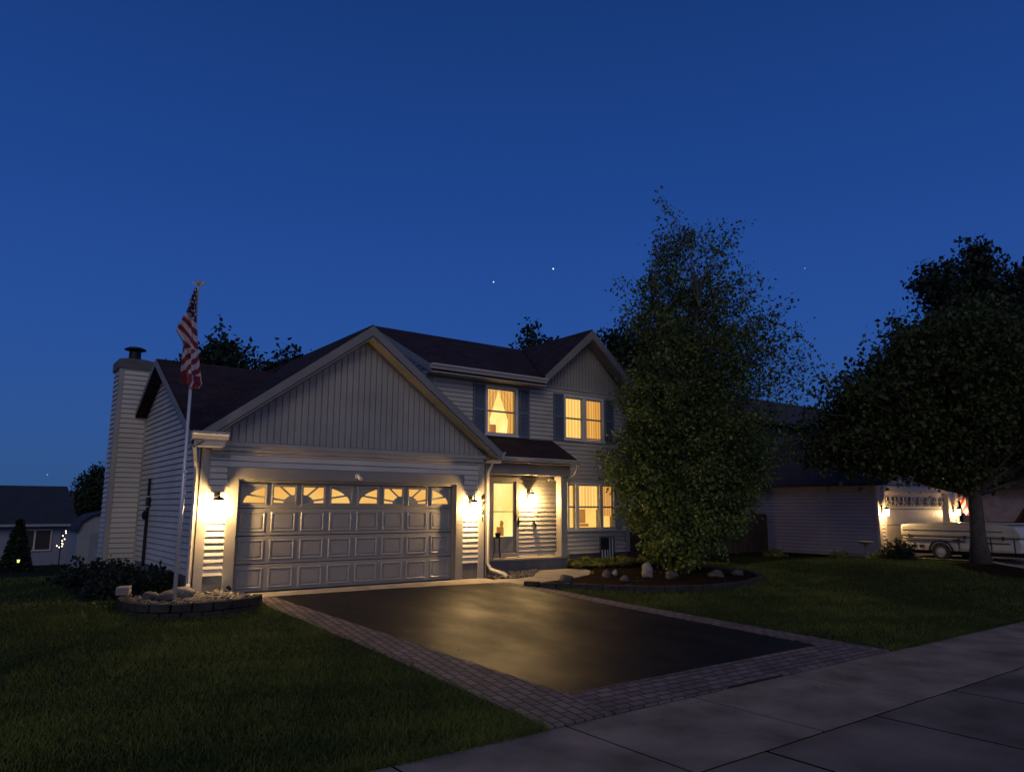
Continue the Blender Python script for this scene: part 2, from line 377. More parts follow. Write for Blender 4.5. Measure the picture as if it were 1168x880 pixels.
# ------------------------------------------------------------------ siding
def siding(mb, poly, holes, period, prof, place, t_start=None, eps=1e-4):
    ts = [p[1] for p in poly]; t0 = min(ts); t1 = max(ts)
    def interval(t):
        xs_ = []
        for i in range(len(poly)):
            (a, ta), (c, tcc) = poly[i], poly[(i+1) % len(poly)]
            if (ta-t)*(tcc-t) <= 0 and ta != tcc: xs_.append(a+(c-a)*(t-ta)/(tcc-ta))
        return (min(xs_), max(xs_)) if len(xs_) > 1 else None
    br = sorted(set(ts+[h[2] for h in holes]+[h[3] for h in holes]))
    start = t0 if t_start is None else t_start
    def emit(ta, oa, tb, ob):
        if tb < t0 or ta > t1: return
        lo = max(ta, t0+eps); hi = min(tb, t1-eps)
        if tb-ta < 1e-6:
            if not (t0 < ta < t1): return
            ia = ib = interval(ta); lo = hi = ta; fo, go = oa, ob
        else:
            if hi-lo < 1e-4: return
            ia, ib = interval(lo), interval(hi)
            fo = oa+(ob-oa)*(lo-ta)/(tb-ta); go = oa+(ob-oa)*(hi-ta)/(tb-ta)
        if not ia or not ib: return
        mid = (lo+hi)/2
        hs = sorted([(h[0], h[1]) for h in holes if h[2]-1e-6 <= mid <= h[3]+1e-6])
        cur = [(ia[0], ib[0])]; segs = []
        a0, b0 = ia[0], ib[0]
        for h0, h1 in hs:
            if h0 > min(a0, b0): segs.append((a0, b0, min(h0, max(ia[1], ib[1])), min(h0, max(ia[1], ib[1]))))
            a0 = b0 = max(h1, a0)
        segs.append((a0, b0, ia[1], ib[1]))
        for (pa, pb, qa, qb) in segs:
            if qa-pa < 1e-4 and qb-pb < 1e-4: continue
            mb.face([place(pa, lo, fo), place(qa, lo, fo), place(qb, hi, go), place(pb, hi, go)])
    k = 0
    while start+k*period < t1:
        base = start+k*period
        for (fa, oa), (fb, ob) in zip(prof[:-1], prof[1:]):
            ta, tb = base+fa*period, base+fb*period
            if tb-ta < 1e-6: emit(ta, oa, tb, ob); continue
            cuts = [ta]+[q for q in br if ta+1e-5 < q < tb-1e-5]+[tb]
            for c0, c1 in zip(cuts[:-1], cuts[1:]):
                emit(c0, oa+(ob-oa)*(c0-ta)/(tb-ta), c1, oa+(ob-oa)*(c1-ta)/(tb-ta))
        k += 1
CLAP = [(0,.032),(.06,.033),(.87,.012),(.87,-.012),(1,-.012),(1,.032)]
BATT = [(0,.016),(.80,.016),(.82,-.014),(.98,-.014),(1,.016)]
def fr(y): return lambda s, t, o: (s, y-o, t)          # wall facing the street
def lf(x): return lambda s, t, o: (x-o, s, t)          # wall facing left
def rt(x): return lambda s, t, o: (x+o, s, t)
def frv(y): return lambda s, t, o: (t, y-o, s)         # vertical boards, facing the street

# ================================================================== THE HOUSE
H = thing('house', 'two storey house with pale siding, lit windows and a wide double garage', 'house', (2.5,0,0))
YM = 1.6
# --- garage wing front wall
mb = MB(); siding(mb, [(-.55,.36),(5.52,.36),(5.52,2.70),(-.55,2.70)], [(-.17,5.05,.36,2.30)], .118, CLAP, fr(0)); mb.build('garage_wall', M['siding'], H)
mb = MB(); mb.box(-.70, 5.66, .20, .30, 0, 2.95); mb.prism([(-.72,.16,2.9),(5.68,.16,2.9),(2.5,.16,5.3)], (0,.06,0)); mb.build('wall_core', M['trim'], H)
mb = MB(); siding(mb, [(2.84,-.60),(2.84,5.62),(5.33,2.5)], [], .135, BATT, frv(-.06)); mb.build('gable', M['trim'], H)
mb = MB()
mb.box(-.60, 5.66, -.115, -.0, 2.74, 2.83); mb.box(-.55, 5.60, -.095, -.0, 2.66, 2.737)
mb.box(-.74, -.545, -.045, .02, .0, 2.85); mb.box(5.50, 5.70, -.045, .02, .0, 2.66)
mb.box(-.50, -.18, -.028, -.0, 2.50, 2.66)
mb.pieces('corner_trim', M['trim'], H, bevel=.006)
mb = MB()   # casing around the garage door
mb.box(-.20, .0, -.05, .14, 0, 2.14); mb.box(4.88, 5.07, -.05, .14, 0, 2.14); mb.box(-.22, 5.09, -.055, .14, 2.14, 2.36)
mb.box(0, .035, .02, .10, 0, 2.11); mb.box(4.845, 4.88, .02, .10, 0, 2.11); mb.box(0, 4.88, .0, .10, 2.095, 2.14)
mb.build('door_casing', M['casing'], H, bevel=.006)
mb = MB(); mb.box(-.72, -.185, -.01, .0, 0.0, .36); mb.box(5.06, 5.69, -.01, .0, 0, .36)
mb.box(-.735,-.715,0,7.1,0,.36); mb.box(5.69,5.70,0,1.6,0,.36); mb.box(5.05,12.08,1.62,1.63,0,.5)
mb.pieces('foundation', M['found'], H)
# --- side walls
mb = MB(); siding(mb, [(.0,.36),(7.1,.36),(7.1,2.95),(3.4,4.80),(.0,3.03)], [], .118, CLAP, lf(-.72)); mb.build('side_wall', M['siding'], H)
mb = MB(); mb.prism([(-.70,.02,0),(-.70,7.1,0),(-.70,7.1,2.95),(-.70,3.4,4.78),(-.70,.02,3.0)], (.1,0,0)); mb.prism([(5.6,.02,0),(5.6,1.6,0),(5.6,1.6,2.9),(5.6,.02,2.9)], (.08,0,0)); mb.box(-.6,5,7.0,7.1,0,2.95)
mb.build('wall_core', M['trim'], H)
mb = MB(); siding(mb, [(0.02,.36),(1.6,.36),(1.6,2.9),(0.02,2.9)], [], .118, CLAP, rt(5.69)); mb.build('side_wall', M['siding'], H)
mb = MB(); mb.box(-.755,-.71,-.045,.09,0,2.95); mb.box(5.66,5.72,-.045,.09,0,2.9); mb.pieces('corner_trim', M['trim'], H)
# --- roofs
def slab(mb, pts, t=.10, mi=0): mb.prism(pts, (0,0,-t), mi)
S1 = (5.47-2.94)/3.4
mb = MB(); A = -.38
slab(mb, [(2.5,A,5.47),(-.90,A,2.94),(-.90,-.34,2.94),(1.72,3.4,4.89),(2.5,4.5,5.47)])
slab(mb, [(2.5,A,5.47),(5.90,A,2.94),(5.90,1.6,2.94),(5.02,1.6,3.595),(5.02,7,3.595),(2.5,7,5.47)])
mb.build('garage_roof', M['roofy'], H)
mb = MB()
slab(mb, [(-.98,-.36,2.95),(-.9,-.36,2.95),(1.75,3.4,4.905),(-.98,3.4,4.905)])
slab(mb, [(-.98,7.2,2.95),(4.9,7.2,2.95),(4.9,3.4,4.905),(-.98,3.4,4.905)])
mb.build('wing_roof', M['roof'], H)
mb = MB()   # rake boards of the front gable
for sx in (-1, 1):
    xe = 2.5+sx*3.42; mb.prism([(2.5,A-.03,5.44),(xe,A-.03,2.90),(xe,A-.03,2.72),(2.5,A-.03,5.23)], (0,.028,0))
    mb.prism([(2.5,A-.02,5.205),(xe,A-.02,2.70),(xe,A-.02,2.67),(2.5,A-.02,5.175)], (0,.36,0))
    # shadow moulding
    mb.prism([(2.5,-.085,5.17),(xe-sx*.5,-.085,3.03),(xe-sx*.5,-.085,2.96),(2.5,-.085,5.09)], (0,.03,0))
mb.pieces('rake_board', M['rake'], H)
mb = MB(); X = -1.01
mb.prism([(X,3.4,4.88),(X,-.40,2.90),(X,-.40,2.76),(X,3.4,4.74)], (.028,0,0)); mb.prism([(X,3.4,4.88),(X,7.2,2.90),(X,7.2,2.76),(X,3.4,4.74)], (.028,0,0))
mb.pieces('rake_board', M['rake'], H)
mb = MB(); mb.prism([(X+.01,3.4,4.74),(X+.01,7.2,2.76),(X+.01,7.2,2.73),(X+.01,3.4,4.71)], (.29,0,0)); mb.prism([(X+.01,3.4,4.74),(X+.01,-.38,2.77),(X+.01,-.38,2.74),(X+.01,3.4,4.71)], (.29,0,0)); mb.pieces('soffit', M['roof'], H)
# gutter box at the left front corner
def gutter(mb, p, q, out, h=.12, d=.12):
    p = Vector(p); q = Vector(q); o = Vector(out); prof = [(0,0),(0,-h),(d*.55,-h),(d*.75,-h*.5),(d,-h*.35),(d,0),(d-.01,0),(d-.01,-h*.28),(.01,-h*.9),(.01,0)]
    mb.prism([tuple(p+o*a+Vector((0,0,b))) for a, b in prof], q-p)
mb = MB(); gutter(mb, (-1.0,-.40,2.96), (-.36,-.40,2.96), (0,-1,0), .13); mb.box(-.94,-.40,-.40,-.05,2.70,2.80); mb.box(-.99,-.37,-.405,-.04,2.80,2.835); mb.build('gutter', M['gutter'], H)
mb = MB(); gutter(mb, (5.92,A,2.92), (5.92,1.15,2.92), (1,0,0)); mb.box(5.70,5.93,A,-.02,2.66,2.72); mb.build('gutter', M['gutter'], H)
mb = MB(); mb.tube([(-.95,-.34,2.84),(-.90,-.25,2.70),(-.80,-.03,2.35),(-.785,-.03,2.2),(-.785,-.03,.25),(-.80,-.10,.12),(-.84,-.22,.08)], .038, 8); mb.build('downspout', M['gutter'], H)
mb = MB(); mb.tube([(5.93,-.20,2.82),(5.86,-.12,2.68),(5.76,-.08,2.45),(5.755,-.08,2.3),(5.755,-.08,.32),(5.80,-.14,.20),(5.95,-.40,.12),(6.00,-.50,.05)], [.035]*5+[.045,.05,.052], 8); mb.build('downspout', M['gutter'], H)

# --- two storey block: front wall
wins = {'up1': (6.84,7.80,3.58,4.80), 'up2a': (9.60,10.27,3.60,4.80), 'up2b': (10.40,11.07,3.62,4.80),
        'lo_a': (9.70,9.95,1.03,2.28), 'lo_b': (10.07,10.90,1.03,2.28), 'lo_c': (11.03,11.47,1.03,2.28)}
door_hole = (6.90,7.90,.33,2.42)
holes = [(v[0]-.03, v[1]+.03, v[2]-.03, v[3]+.03) for v in wins.values()]+[(door_hole[0],door_hole[1],door_hole[2],door_hole[3])]
mb = MB(); siding(mb, [(5.1,.33),(12.02,.33),(12.02,5.0),(5.1,5.0)], holes, .118, CLAP, fr(YM)); mb.build('front_wall', M['siding'], H)
mb = MB()
def wallholes(mb, x0, x1, z0, z1, y0, y1, hs):
    cuts = sorted(set([x0, x1]+[h[0] for h in hs]+[h[1] for h in hs]))
    for a, c in zip(cuts[:-1], cuts[1:]):
        mid = (a+c)/2; zz = z0
        for h in sorted([h for h in hs if h[0] < mid < h[1]], key=lambda h: h[2]):
            if h[2] > zz: mb.box(a, c, y0, y1, zz, h[2])
            zz = h[3]
        if zz < z1: mb.box(a, c, y0, y1, zz, z1)
wallholes(mb, 5.02, 12.08, 0, 5.3, YM+.035, YM+.16, holes)
mb.prism([(8.6,YM+.02,5.3),(12.08,YM+.02,5.3),(10.35,YM+.02,6.75)], (0,.1,0))
mb.box(11.98,12.08,YM+.16,8,0,5.3); mb.box(5.02,12.08,8,8.1,0,5.3)
mb.prism([(5.03,YM+.16,2.9),(5.03,8,2.9),(5.03,8,5.2),(5.03,4.6,6.7),(5.03,YM+.16,5.2)], (.1,0,0)); mb.build('wall_core', M['trim'], H)
mb = MB(); siding(mb, [(1.65,2.9),(8,2.9),(8,5.15),(4.6,6.70),(1.65,5.22)], [], .118, CLAP, lf(5.03)); mb.build('side_wall', M['siding'], H)
mb = MB(); siding(mb, [(1.65,.33),(8,.33),(8,5.1),(1.65,5.1)], [], .118, CLAP, rt(12.08)); mb.build('side_wall', M['siding'], H)
mb = MB(); siding(mb, [(5.08,8.72),(5.08,11.98),(6.62,10.35)], [], .12, BATT, frv(YM-.03)); mb.build('gable', M['trim'], H)
mb = MB(); mb.box(5.0,5.16,YM-.045,YM+.05,2.9,5.0); mb.box(11.93,12.12,YM-.045,YM+.05,.33,5.3); mb.box(5.0,8.7,YM-.04,YM,4.93,5.16); mb.box(8.7,12.1,YM-.05,YM-.0,5.0,5.09)
mb.pieces('corner_trim', M['trim'], H)
# main roof
mb = MB(); sl = (6.82-5.14)/(4.6-1.15)
slab(mb, [(4.84,1.15,5.14),(8.55,1.15,5.14),(8.55+.0,1.15,5.14),(10.35,4.6,6.82),(4.84,4.6,6.82)])
slab(mb, [(4.84,8.05,5.14),(12.3,8.05,5.14),(12.3,4.6,6.82),(4.84,4.6,6.82)])
slab(mb, [(12.3,4.6,6.82),(12.3,1.6,5.36),(12.1,1.6,5.36),(10.35,4.6,6.82)])
mb.build('main_roof', M['roof'], H)
mb = MB()
slab(mb, [(10.35,1.18,6.86),(8.55,1.18,5.30),(8.55,1.40,5.30),(10.35,4.6,6.86)])
slab(mb, [(10.35,1.18,6.86),(12.20,1.18,5.26),(12.20,2.6,5.26),(10.35,4.6,6.86)])
mb.build('gable_roof', M['roofy'], H)
mb = MB()
for sx, xe in ((-1,8.52),(1,12.22)):
    mb.prism([(10.35,1.15,6.83),(xe,1.15,5.25),(xe,1.15,5.05),(10.35,1.15,6.58)], (0,.028,0))
    mb.prism([(10.35,1.16,6.58),(xe,1.16,5.05),(xe,1.16,5.02),(10.35,1.16,6.55)], (0,.40,0))
mb.prism([(4.81,4.6,6.80),(4.81,1.12,5.12),(4.81,1.12,4.94),(4.81,4.6,6.60)], (.028,0,0))
mb.prism([(4.82,4.6,6.62),(4.82,1.15,4.96),(4.82,1.15,4.93),(4.82,4.6,6.58)], (.2,0,0))
mb.pieces('rake_board', M['rake'], H)
mb = MB(); gutter(mb, (4.80,1.14,5.15), (8.52,1.14,5.15), (0,-1,0), .13); mb.box(4.84,8.55,1.14,YM-.045,4.95,4.98); mb.build('gutter', M['gutter'], H)
# --- porch roof, beam, post, floor
mb = MB(); slab(mb, [(5.70,YM,3.50),(9.12,YM,3.50),(9.12,.50,2.88),(5.93,.50,2.88)], .08); mb.build('porch_roof', M['roof'], H)
mb = MB(); mb.prism([(9.13,YM,3.46),(9.13,.48,2.84),(9.13,.48,2.70),(9.13,YM,3.30)], (.03,0,0)); mb.prism([(9.05,YM,3.4),(9.05,.8,2.9),(9.05,.8,2.72),(9.05,YM,2.72)], (.05,0,0))
mb.box(5.72,9.08,.80,.96,2.46,2.78); mb.box(5.72,9.14,.50,.80,2.74,2.76); mb.box(5.72,9.05,.96,YM-.03,2.50,2.53)
mb.build('porch_beam', M['trim'], H)
mb = MB(); gutter(mb, (5.85,.50,2.88), (9.16,.50,2.88), (0,-1,0), .10, .10); mb.build('gutter', M['gutter'], H)
mb = MB(); mb.tube([(9.05,.45,2.78),(9.05,.48,2.66),(9.08,.62,2.50),(9.02,.76,2.40),(9.02,.80,2.2)], .022, 8); mb.build('downspout', M['rake'], H)
mb = MB(); mb.box(8.83,9.05,.88,1.10,.34,2.46); mb.box(8.80,9.08,.85,1.13,.34,.46); mb.box(8.80,9.08,.85,1.13,2.36,2.458); mb.build('porch_post', M['trim'], H, bevel=.008)
mb = MB(); mb.box(5.74,9.08,.84,YM-.0,.285,.335); mb.build('porch_floor', M['walk'], H, bevel=.01)
mb = MB(); mb.box(5.76,9.04,.87,YM,-.05,.285); mb.build('porch_step', M['found'], H)

# --- windows
def ring(mb, x0, x1, z0, z1, y0, y1, w):
    mb.box(x0, x0+w, y0, y1, z0, z1); mb.box(x1-w, x1, y0, y1, z0, z1); mb.box(x0+w, x1-w, y0, y1, z0, z0+w); mb.box(x0+w, x1-w, y0, y1, z1-w, z1)
def room(mb, x0, x1, z0, z1, y0, d):
    mb.face([(x0,y0+d,z0),(x1,y0+d,z0),(x1,y0+d,z1),(x0,y0+d,z1)])
    mb.face([(x0,y0,z0),(x0,y0+d,z0),(x0,y0+d,z1),(x0,y0,z1)]); mb.face([(x1,y0,z0),(x1,y0+d,z0),(x1,y0+d,z1),(x1,y0,z1)])
    mb.face([(x0,y0,z0),(x1,y0,z0),(x1,y0+d,z0),(x0,y0+d,z0)]); mb.face([(x0,y0,z1),(x1,y0,z1),(x1,y0+d,z1),(x0,y0+d,z1)])
def window(names, casing, kind, label=None):
    x0 = min(wins[n][0] for n in names); x1 = max(wins[n][1] for n in names); z0 = min(wins[n][2] for n in names); z1 = max(wins[n][3] for n in names)
    mb = MB(); ring(mb, x0-casing, x1+casing, z0-casing, z1+casing, YM-.05, YM+.04, casing)
    for a, c in zip(names[:-1], names[1:]): mb.box(wins[a][1], wins[c][0], YM-.05, YM+.04, z0, z1)
    mb.box(x0-casing-.03, x1+casing+.03, YM-.075, YM-.052, z0-casing-.02, z0-casing+.035)
    w = mb.build('window', M['white'], H, bevel=.004, label=label)
    for n in names:
        a, b_, c, d = wins[n]; mz = (c+d)/2 - .01
        s = MB(); ring(s, a, b_, c, d, YM-.02, YM+.03, .03); s.box(a+.03, b_-.03, YM-.03, YM+.02, mz-.022, mz+.022); s.build('sash', M['trim'], w)
        q = MB(); q.face([(a+.02,YM,c+.02),(b_-.02,YM,c+.02),(b_-.02,YM,d-.02),(a+.02,YM,d-.02)]); q.build('pane', M['glass'], w)
    r_ = MB(); room(r_, x0-.03, x1+.03, z0-.02, z1+.02, YM+.17, .9 if kind != 'sheer' else .5)
    r_.build('interior', M['roomhi' if kind == 'drape' else 'room'], w)
    def sheet_curt(pts_l, mt, y=YM+.10):
        c_ = MB(); c_.face([(x, y, z) for x, z in pts_l]); c_.build('curtain', mt, w)
    def folds(xa, xb, za, zb, mt, y=YM+.11, lean=0., amp=.012, n=40):
        V_ = []; F_ = []
        for i in range(n+1):
            t = i/n; x = xa+(xb-xa)*t; dy = amp*math.sin(t*n*.9)+amp*.5*math.sin(t*17+1)
            V_ += [(x, y+dy, za), (x+lean, y+dy*1.2, zb)]
        F_ = [(2*i, 2*i+2, 2*i+3, 2*i+1) for i in range(n)]
        raw_mesh('curtain', np.array(V_), np.array(F_), mt, w, smooth=True)
    if kind == 'drape':
        xm = (x0+x1)/2-.02
        for sx, xe in ((-1, x0), (1, x1)):
            c_ = MB(); n = 26
            for i in range(n):
                t0, t1 = i/n, (i+1)/n
                def pt(t, low):
                    top = xm+(xe-xm)*t
                    kn = xe-sx*.17*(1-t)       # gathered at the tie back
                    return (top, z1-.02) if not low else (kn, z0+.40)
                yy = lambda t: YM+.10+.015*math.sin(t*40)
                a0, a1, b0, b1 = pt(t0,0), pt(t1,0), pt(t0,1), pt(t1,1)
                c_.face([(a0[0],yy(t0),a0[1]),(a1[0],yy(t1),a1[1]),(b1[0],yy(t1),b1[1]),(b0[0],yy(t0),b0[1])])
                d0, d1 = xe-sx*.20*(1-t0), xe-sx*.20*(1-t1)
                c_.face([(b0[0],yy(t0),b0[1]),(b1[0],yy(t1),b1[1]),(d1,yy(t1),z0),(d0,yy(t0),z0)])
            c_.build('curtain', M['curtain'], w, smooth=True)
        c_ = MB(); c_.box(x0+.26,x0+.47,YM+.22,YM+.3,z0,z0+.27); c_.build('headboard', M['brownl'], w)
    if kind == 'closed':
        for n in names:
            a, b_, c, d = wins[n]; folds(a-.02, b_+.02, c-.02, d+.02, M['sheer'] if n.endswith('a') else M['curtain'])
    if kind == 'sheer':
        for n in names:
            a, b_, c, d = wins[n]
            if n == 'lo_b': folds(a-.02, b_+.02, c+.55, d+.02, M['sheer'])
            elif n == 'lo_a': folds(a-.02, b_+.02, c-.02, d+.02, M['sheer'])
            else: folds(a-.02, b_+.10, c+.35, d+.02, M['curtain'], lean=.0)
        c_ = MB(); c_.box(10.45,10.68,YM+.35,YM+.4,1.18,1.62); c_.box(10.40,10.76,YM+.30,YM+.36,1.08,1.16); c_.blob((10.56,YM+.33,1.68),(.09,.05,.10),3); c_.build('armchair', M['brownl'], w)
        c_ = MB(); c_.lathe([(.09,0),(.07,.15),(.02,.2),(.02,.35),(.10,.36),(.06,.55)], (11.25,YM+.35,1.0), 10); c_.build('table_lamp', M['brownl'], w)
        c_ = MB(); c_.lathe([(.16,0),(.10,.20),(.0,.20)], (10.18,YM+.42,1.62), 14); c_.build('lamp_shade', M['shade'], w)
        c_ = MB(); ring(c_, 10.30,10.50,1.72,1.95,YM+.44,YM+.46,.02); c_.build('picture', M['brownl'], w)
    return w
window(['up1'], .055, 'drape', 'single upper window with tied back curtains')
window(['up2a','up2b'], .055, 'closed', 'double upper window with closed curtains')
window(['lo_a','lo_b','lo_c'], .06, 'sheer', 'wide three part ground floor window')
def shutter(x0, x1, z0, z1):
    mb = MB(); y1 = YM-.028; ring(mb, x0, x1, z0, z1, y1-.035, y1, .045); zm = (z0+z1)/2; mb.box(x0+.045, x1-.045, y1-.035, y1, zm-.035, zm+.035)
    for za, zb in ((z0+.045, zm-.035), (zm+.035, z1-.045)):
        n = int((zb-za)/.036)
        for i in range(n):
            z = za+(zb-za)*(i+.5)/n; mb.prism([(x0+.045,y1-.028,z-.016),(x0+.045,y1-.010,z+.012),(x0+.045,y1-.004,z+.012),(x0+.045,y1-.022,z-.016)], (x1-x0-.09,0,0))
        mb.box(x0+.045, x1-.045, y1-.004, y1, za, zb)
    mb.build('shutter', M['shutter'], H)
for a, c in ((6.38,6.76),(7.90,8.26),(9.14,9.52),(11.17,11.53)): shutter(a, c, 3.50 if a < 9 else 3.54, 4.88)

# --- front door
mb = MB(); ring(mb, 6.90, 7.90, .335, 2.42, YM-.06, YM+.06, .10); D = mb.build('front_door', M['trim'], H, bevel=.005)
mb = MB(); ring(mb, 7.00, 7.80, .345, 2.32, YM-.035, YM+.01, .07); mb.box(7.07,7.73,YM-.03,YM+.005,.415,.86); mb.box(7.07,7.73,YM-.03,YM+.0,1.50,1.525)
mb.box(7.12,7.68,YM-.04,YM-.031,.48,.80); mb.build('storm_door', M['door'], D)
mb = MB(); mb.face([(7.05,YM-.01,.85),(7.75,YM-.01,.85),(7.75,YM-.01,2.26),(7.05,YM-.01,2.26)]); mb.build('pane', M['glass'], D)
mb = MB(); room(mb, 6.95, 7.85, .34, 2.38, YM+.17, 1.6); mb.build('interior', M['roomhi'], D)
mb = MB(); mb.box(6.98,7.24,YM+.35,YM+.40,.4,2.35); mb.build('inner_door', M['curtain'], D)
mb = MB(); mb.lathe([(.0,-.16),(.10,-.10),(.12,.0),(.05,.06)], (7.45,YM+.9,2.12), 14); mb.build('hall_lamp', M['shade'], D)
mb = MB(); mb.box(7.55,7.72,YM+.4,YM+.5,.86,1.1); mb.blob((7.66,YM+.42,1.18),(.06,.04,.09),5); mb.build('hall_table', M['brownl'], D)
mb = MB(); mb.tube([(7.765,YM-.04,1.30),(7.765,YM-.10,1.30),(7.765,YM-.10,1.44),(7.765,YM-.04,1.44)], .012, 6); mb.box(7.745,7.785,YM-.05,YM-.036,1.26,1.48); mb.build('handle', M['dark'], D)
mb = MB(); mb.blob((7.86,YM-.09,1.24),(.03,.03,.12),2); mb.build('door_lever', M['dark'], D)

# --- garage door
GD = MB()
secs = [(0,.522),(.53,1.052),(1.06,1.582),(1.59,2.11)]
for a, c in secs: GD.box(.035, 4.845, .10, .15, a+.01, c)
G_ = GD.build('garage_door', M['door'], H, bevel=.004)
def pillow(mb, x0, x1, z0, z1, y, h=.014, w=.02):
    rs = [(0,0),(w*.6,h),(w*1.2,h),(w*2.0,0)]
    for (i0,h0),(i1,h1) in zip(rs[:-1], rs[1:]):
        o = [(x0+i0,z0+i0),(x1-i0,z0+i0),(x1-i0,z1-i0),(x0+i0,z1-i0)]; n_ = [(x0+i1,z0+i1),(x1-i1,z0+i1),(x1-i1,z1-i1),(x0+i1,z1-i1)]
        for k in range(4):
            j = (k+1) % 4; mb.face([(o[k][0],y-h0,o[k][1]),(o[j][0],y-h0,o[j][1]),(n_[j][0],y-h1,n_[j][1]),(n_[k][0],y-h1,n_[k][1])])
    i1 = w*2.0+.03; mb.prism([(x0+i1,y-.003,z0+i1),(x1-i1,y-.003,z0+i1),(x1-i1,y-.003,z1-i1),(x0+i1,y-.003,z1-i1)], (0,-.006,0))
pitch = 4.81/8
for si, (a, c) in enumerate(secs):
    for i in range(8):
        x0 = .035+pitch*i+.055; x1 = x0+pitch-.11
        if si < 3:
            mb = MB(); pillow(mb, x0, x1, a+.075, c-.065, .0995); mb.build('door_panel', M['door'], G_)
        else:
            mb = MB(); ring(mb, x0-.01, x1+.01, a+.06, c-.06, .075, .0985, .028); ring(mb, x0+.018, x1-.018, a+.088, c-.088, .083, .098, .012)
            f_ = mb.build('door_window', M['door'], G_, bevel=.004)
            # sunburst: glass only inside the arch, with a hub and rays across each group of four
            gi = i % 4; xc = .035+pitch*((i//4)*4+2); z0_ = a+.105; z1_ = c-.105; xa, xb = x0+.035, x1-.035
            P = MB(); nxx, nzz = 44, 26
            for u in range(nxx):
                for v in range(nzz):
                    x = xa+(xb-xa)*(u+.5)/nxx; z = z0_+(z1_-z0_)*(v+.5)/nzz
                    uu = (x-xc)/pitch; vv = (z-z0_)/(z1_-z0_)
                    if (uu/1.82)**2+(vv/1.22)**2 > 1 or (uu/.52)**2+(vv/.55)**2 < 1: continue
                    ang = math.atan2(vv*.55, abs(uu)); rr = math.hypot(vv*.55, uu)
                    if min(abs(ang-t) for t in (.16, .72))*rr < .032: continue
                    dx = (xb-xa)/nxx/2; dz = (z1_-z0_)/nzz/2
                    P.face([(x-dx,.0965,z-dz),(x+dx,.0965,z-dz),(x+dx,.0965,z+dz),(x-dx,.0965,z+dz)])
            P.build('pane', M['gwin'], f_)
mb = MB(); mb.box(.035,4.845,.085,.0985,.0,.03); mb.build('bottom_seal', M['darkp'], G_)

# --- chimney
mb = MB(); cx0, cx1, cy0, cy1 = -1.40, -.73, 5.3, 6.15
siding(mb, [(cx0+.07,.3),(cx1,.3),(cx1,4.98),(cx0+.07,4.98)], [], .118, CLAP, fr(cy0))
siding(mb, [(cy0+.07,.3),(cy1,.3),(cy1,4.98),(cy0+.07,4.98)], [], .118, CLAP, lf(cx0))
mb.box(cx0+.01,cx1,cy0+.01,cy1,0,5.0)
CH = mb.build('chimney', M['siding'], H)
mb = MB(); mb.box(cx0-.035,cx0+.07,cy0-.035,cy0+.0,.0,4.97); mb.box(cx0-.035,cx0,cy0+.0,cy0+.08,.0,4.97); mb.box(cx1-.06,cx1,cy0-.035,cy0,.0,4.97); mb.pieces('corner_trim', M['trim'], CH)
mb = MB(); mb.prism([(cx0-.06,cy0-.06,4.93),(cx1+.05,cy0-.06,4.93),(cx1+.05,cy1+.05,4.93),(cx0-.06,cy1+.05,4.93)], (0,0,.22)); 
n0 = [(cx0-.06,cy0-.06,5.15),(cx1+.05,cy0-.06,5.15),(cx1+.05,cy1+.05,5.15),(cx0-.06,cy1+.05,5.15)]; n1_ = [(cx0+.12,cy0+.15,5.22),(cx1-.12,cy0+.15,5.22),(cx1-.12,cy1-.15,5.22),(cx0+.12,cy1-.15,5.22)]
for k in range(4): mb.face([n0[k], n0[(k+1)%4], n1_[(k+1)%4], n1_[k]])
mb.face(n1_); mb.build('chimney_cap', M['found'], CH)
mb = MB(); c = (-1.07,5.65,5.2); mb.lathe([(.17,0),(.17,.05),(.13,.06),(.13,.22)], c, 14); mb.lathe([(.0,.35),(.17,.33),(.25,.29),(.25,.27),(.0,.27)], c, 20)
for k in range(4): a = k*PI/2+.4; mb.tube([(c[0]+.15*math.cos(a),c[1]+.15*math.sin(a),c[2]+.04),(c[0]+.15*math.cos(a),c[1]+.15*math.sin(a),c[2]+.29)], .01, 5)
mb.build('flue_cap', M['dark'], CH)
# meter and conduit on the side wall
mb = MB(); mb.box(-.82,-.745,3.95,4.17,1.62,1.82); mb.tube([(-.79,4.06,1.85),(-.79,4.06,2.25)], .03, 8); mb.tube([(-.79,4.06,1.6),(-.79,4.06,.3)], .035, 8); mb.blob((-.84,4.06,1.42),(.06,.09,.10),4,rough=.03); mb.build('electric_meter', M['dark'], H)
# --- house number, vertical, dark digits on the corner board
for i, ch in enumerate('8721'):
    cu = bpy.data.curves.new('digit', 'FONT'); cu.body = ch; cu.size = .145; cu.extrude = .006; cu.align_x = 'CENTER'
    me = bpy.data.meshes.new_from_object(bpy.data.objects.new('tmp', cu)); me.materials.append(M['dark'])
    o = bpy.data.objects.new('house_number', me); COL.objects.link(o); o.rotation_euler = (PI/2,0,0); o.location = (5.60,-.054,1.80-i*.165); put(o, H)

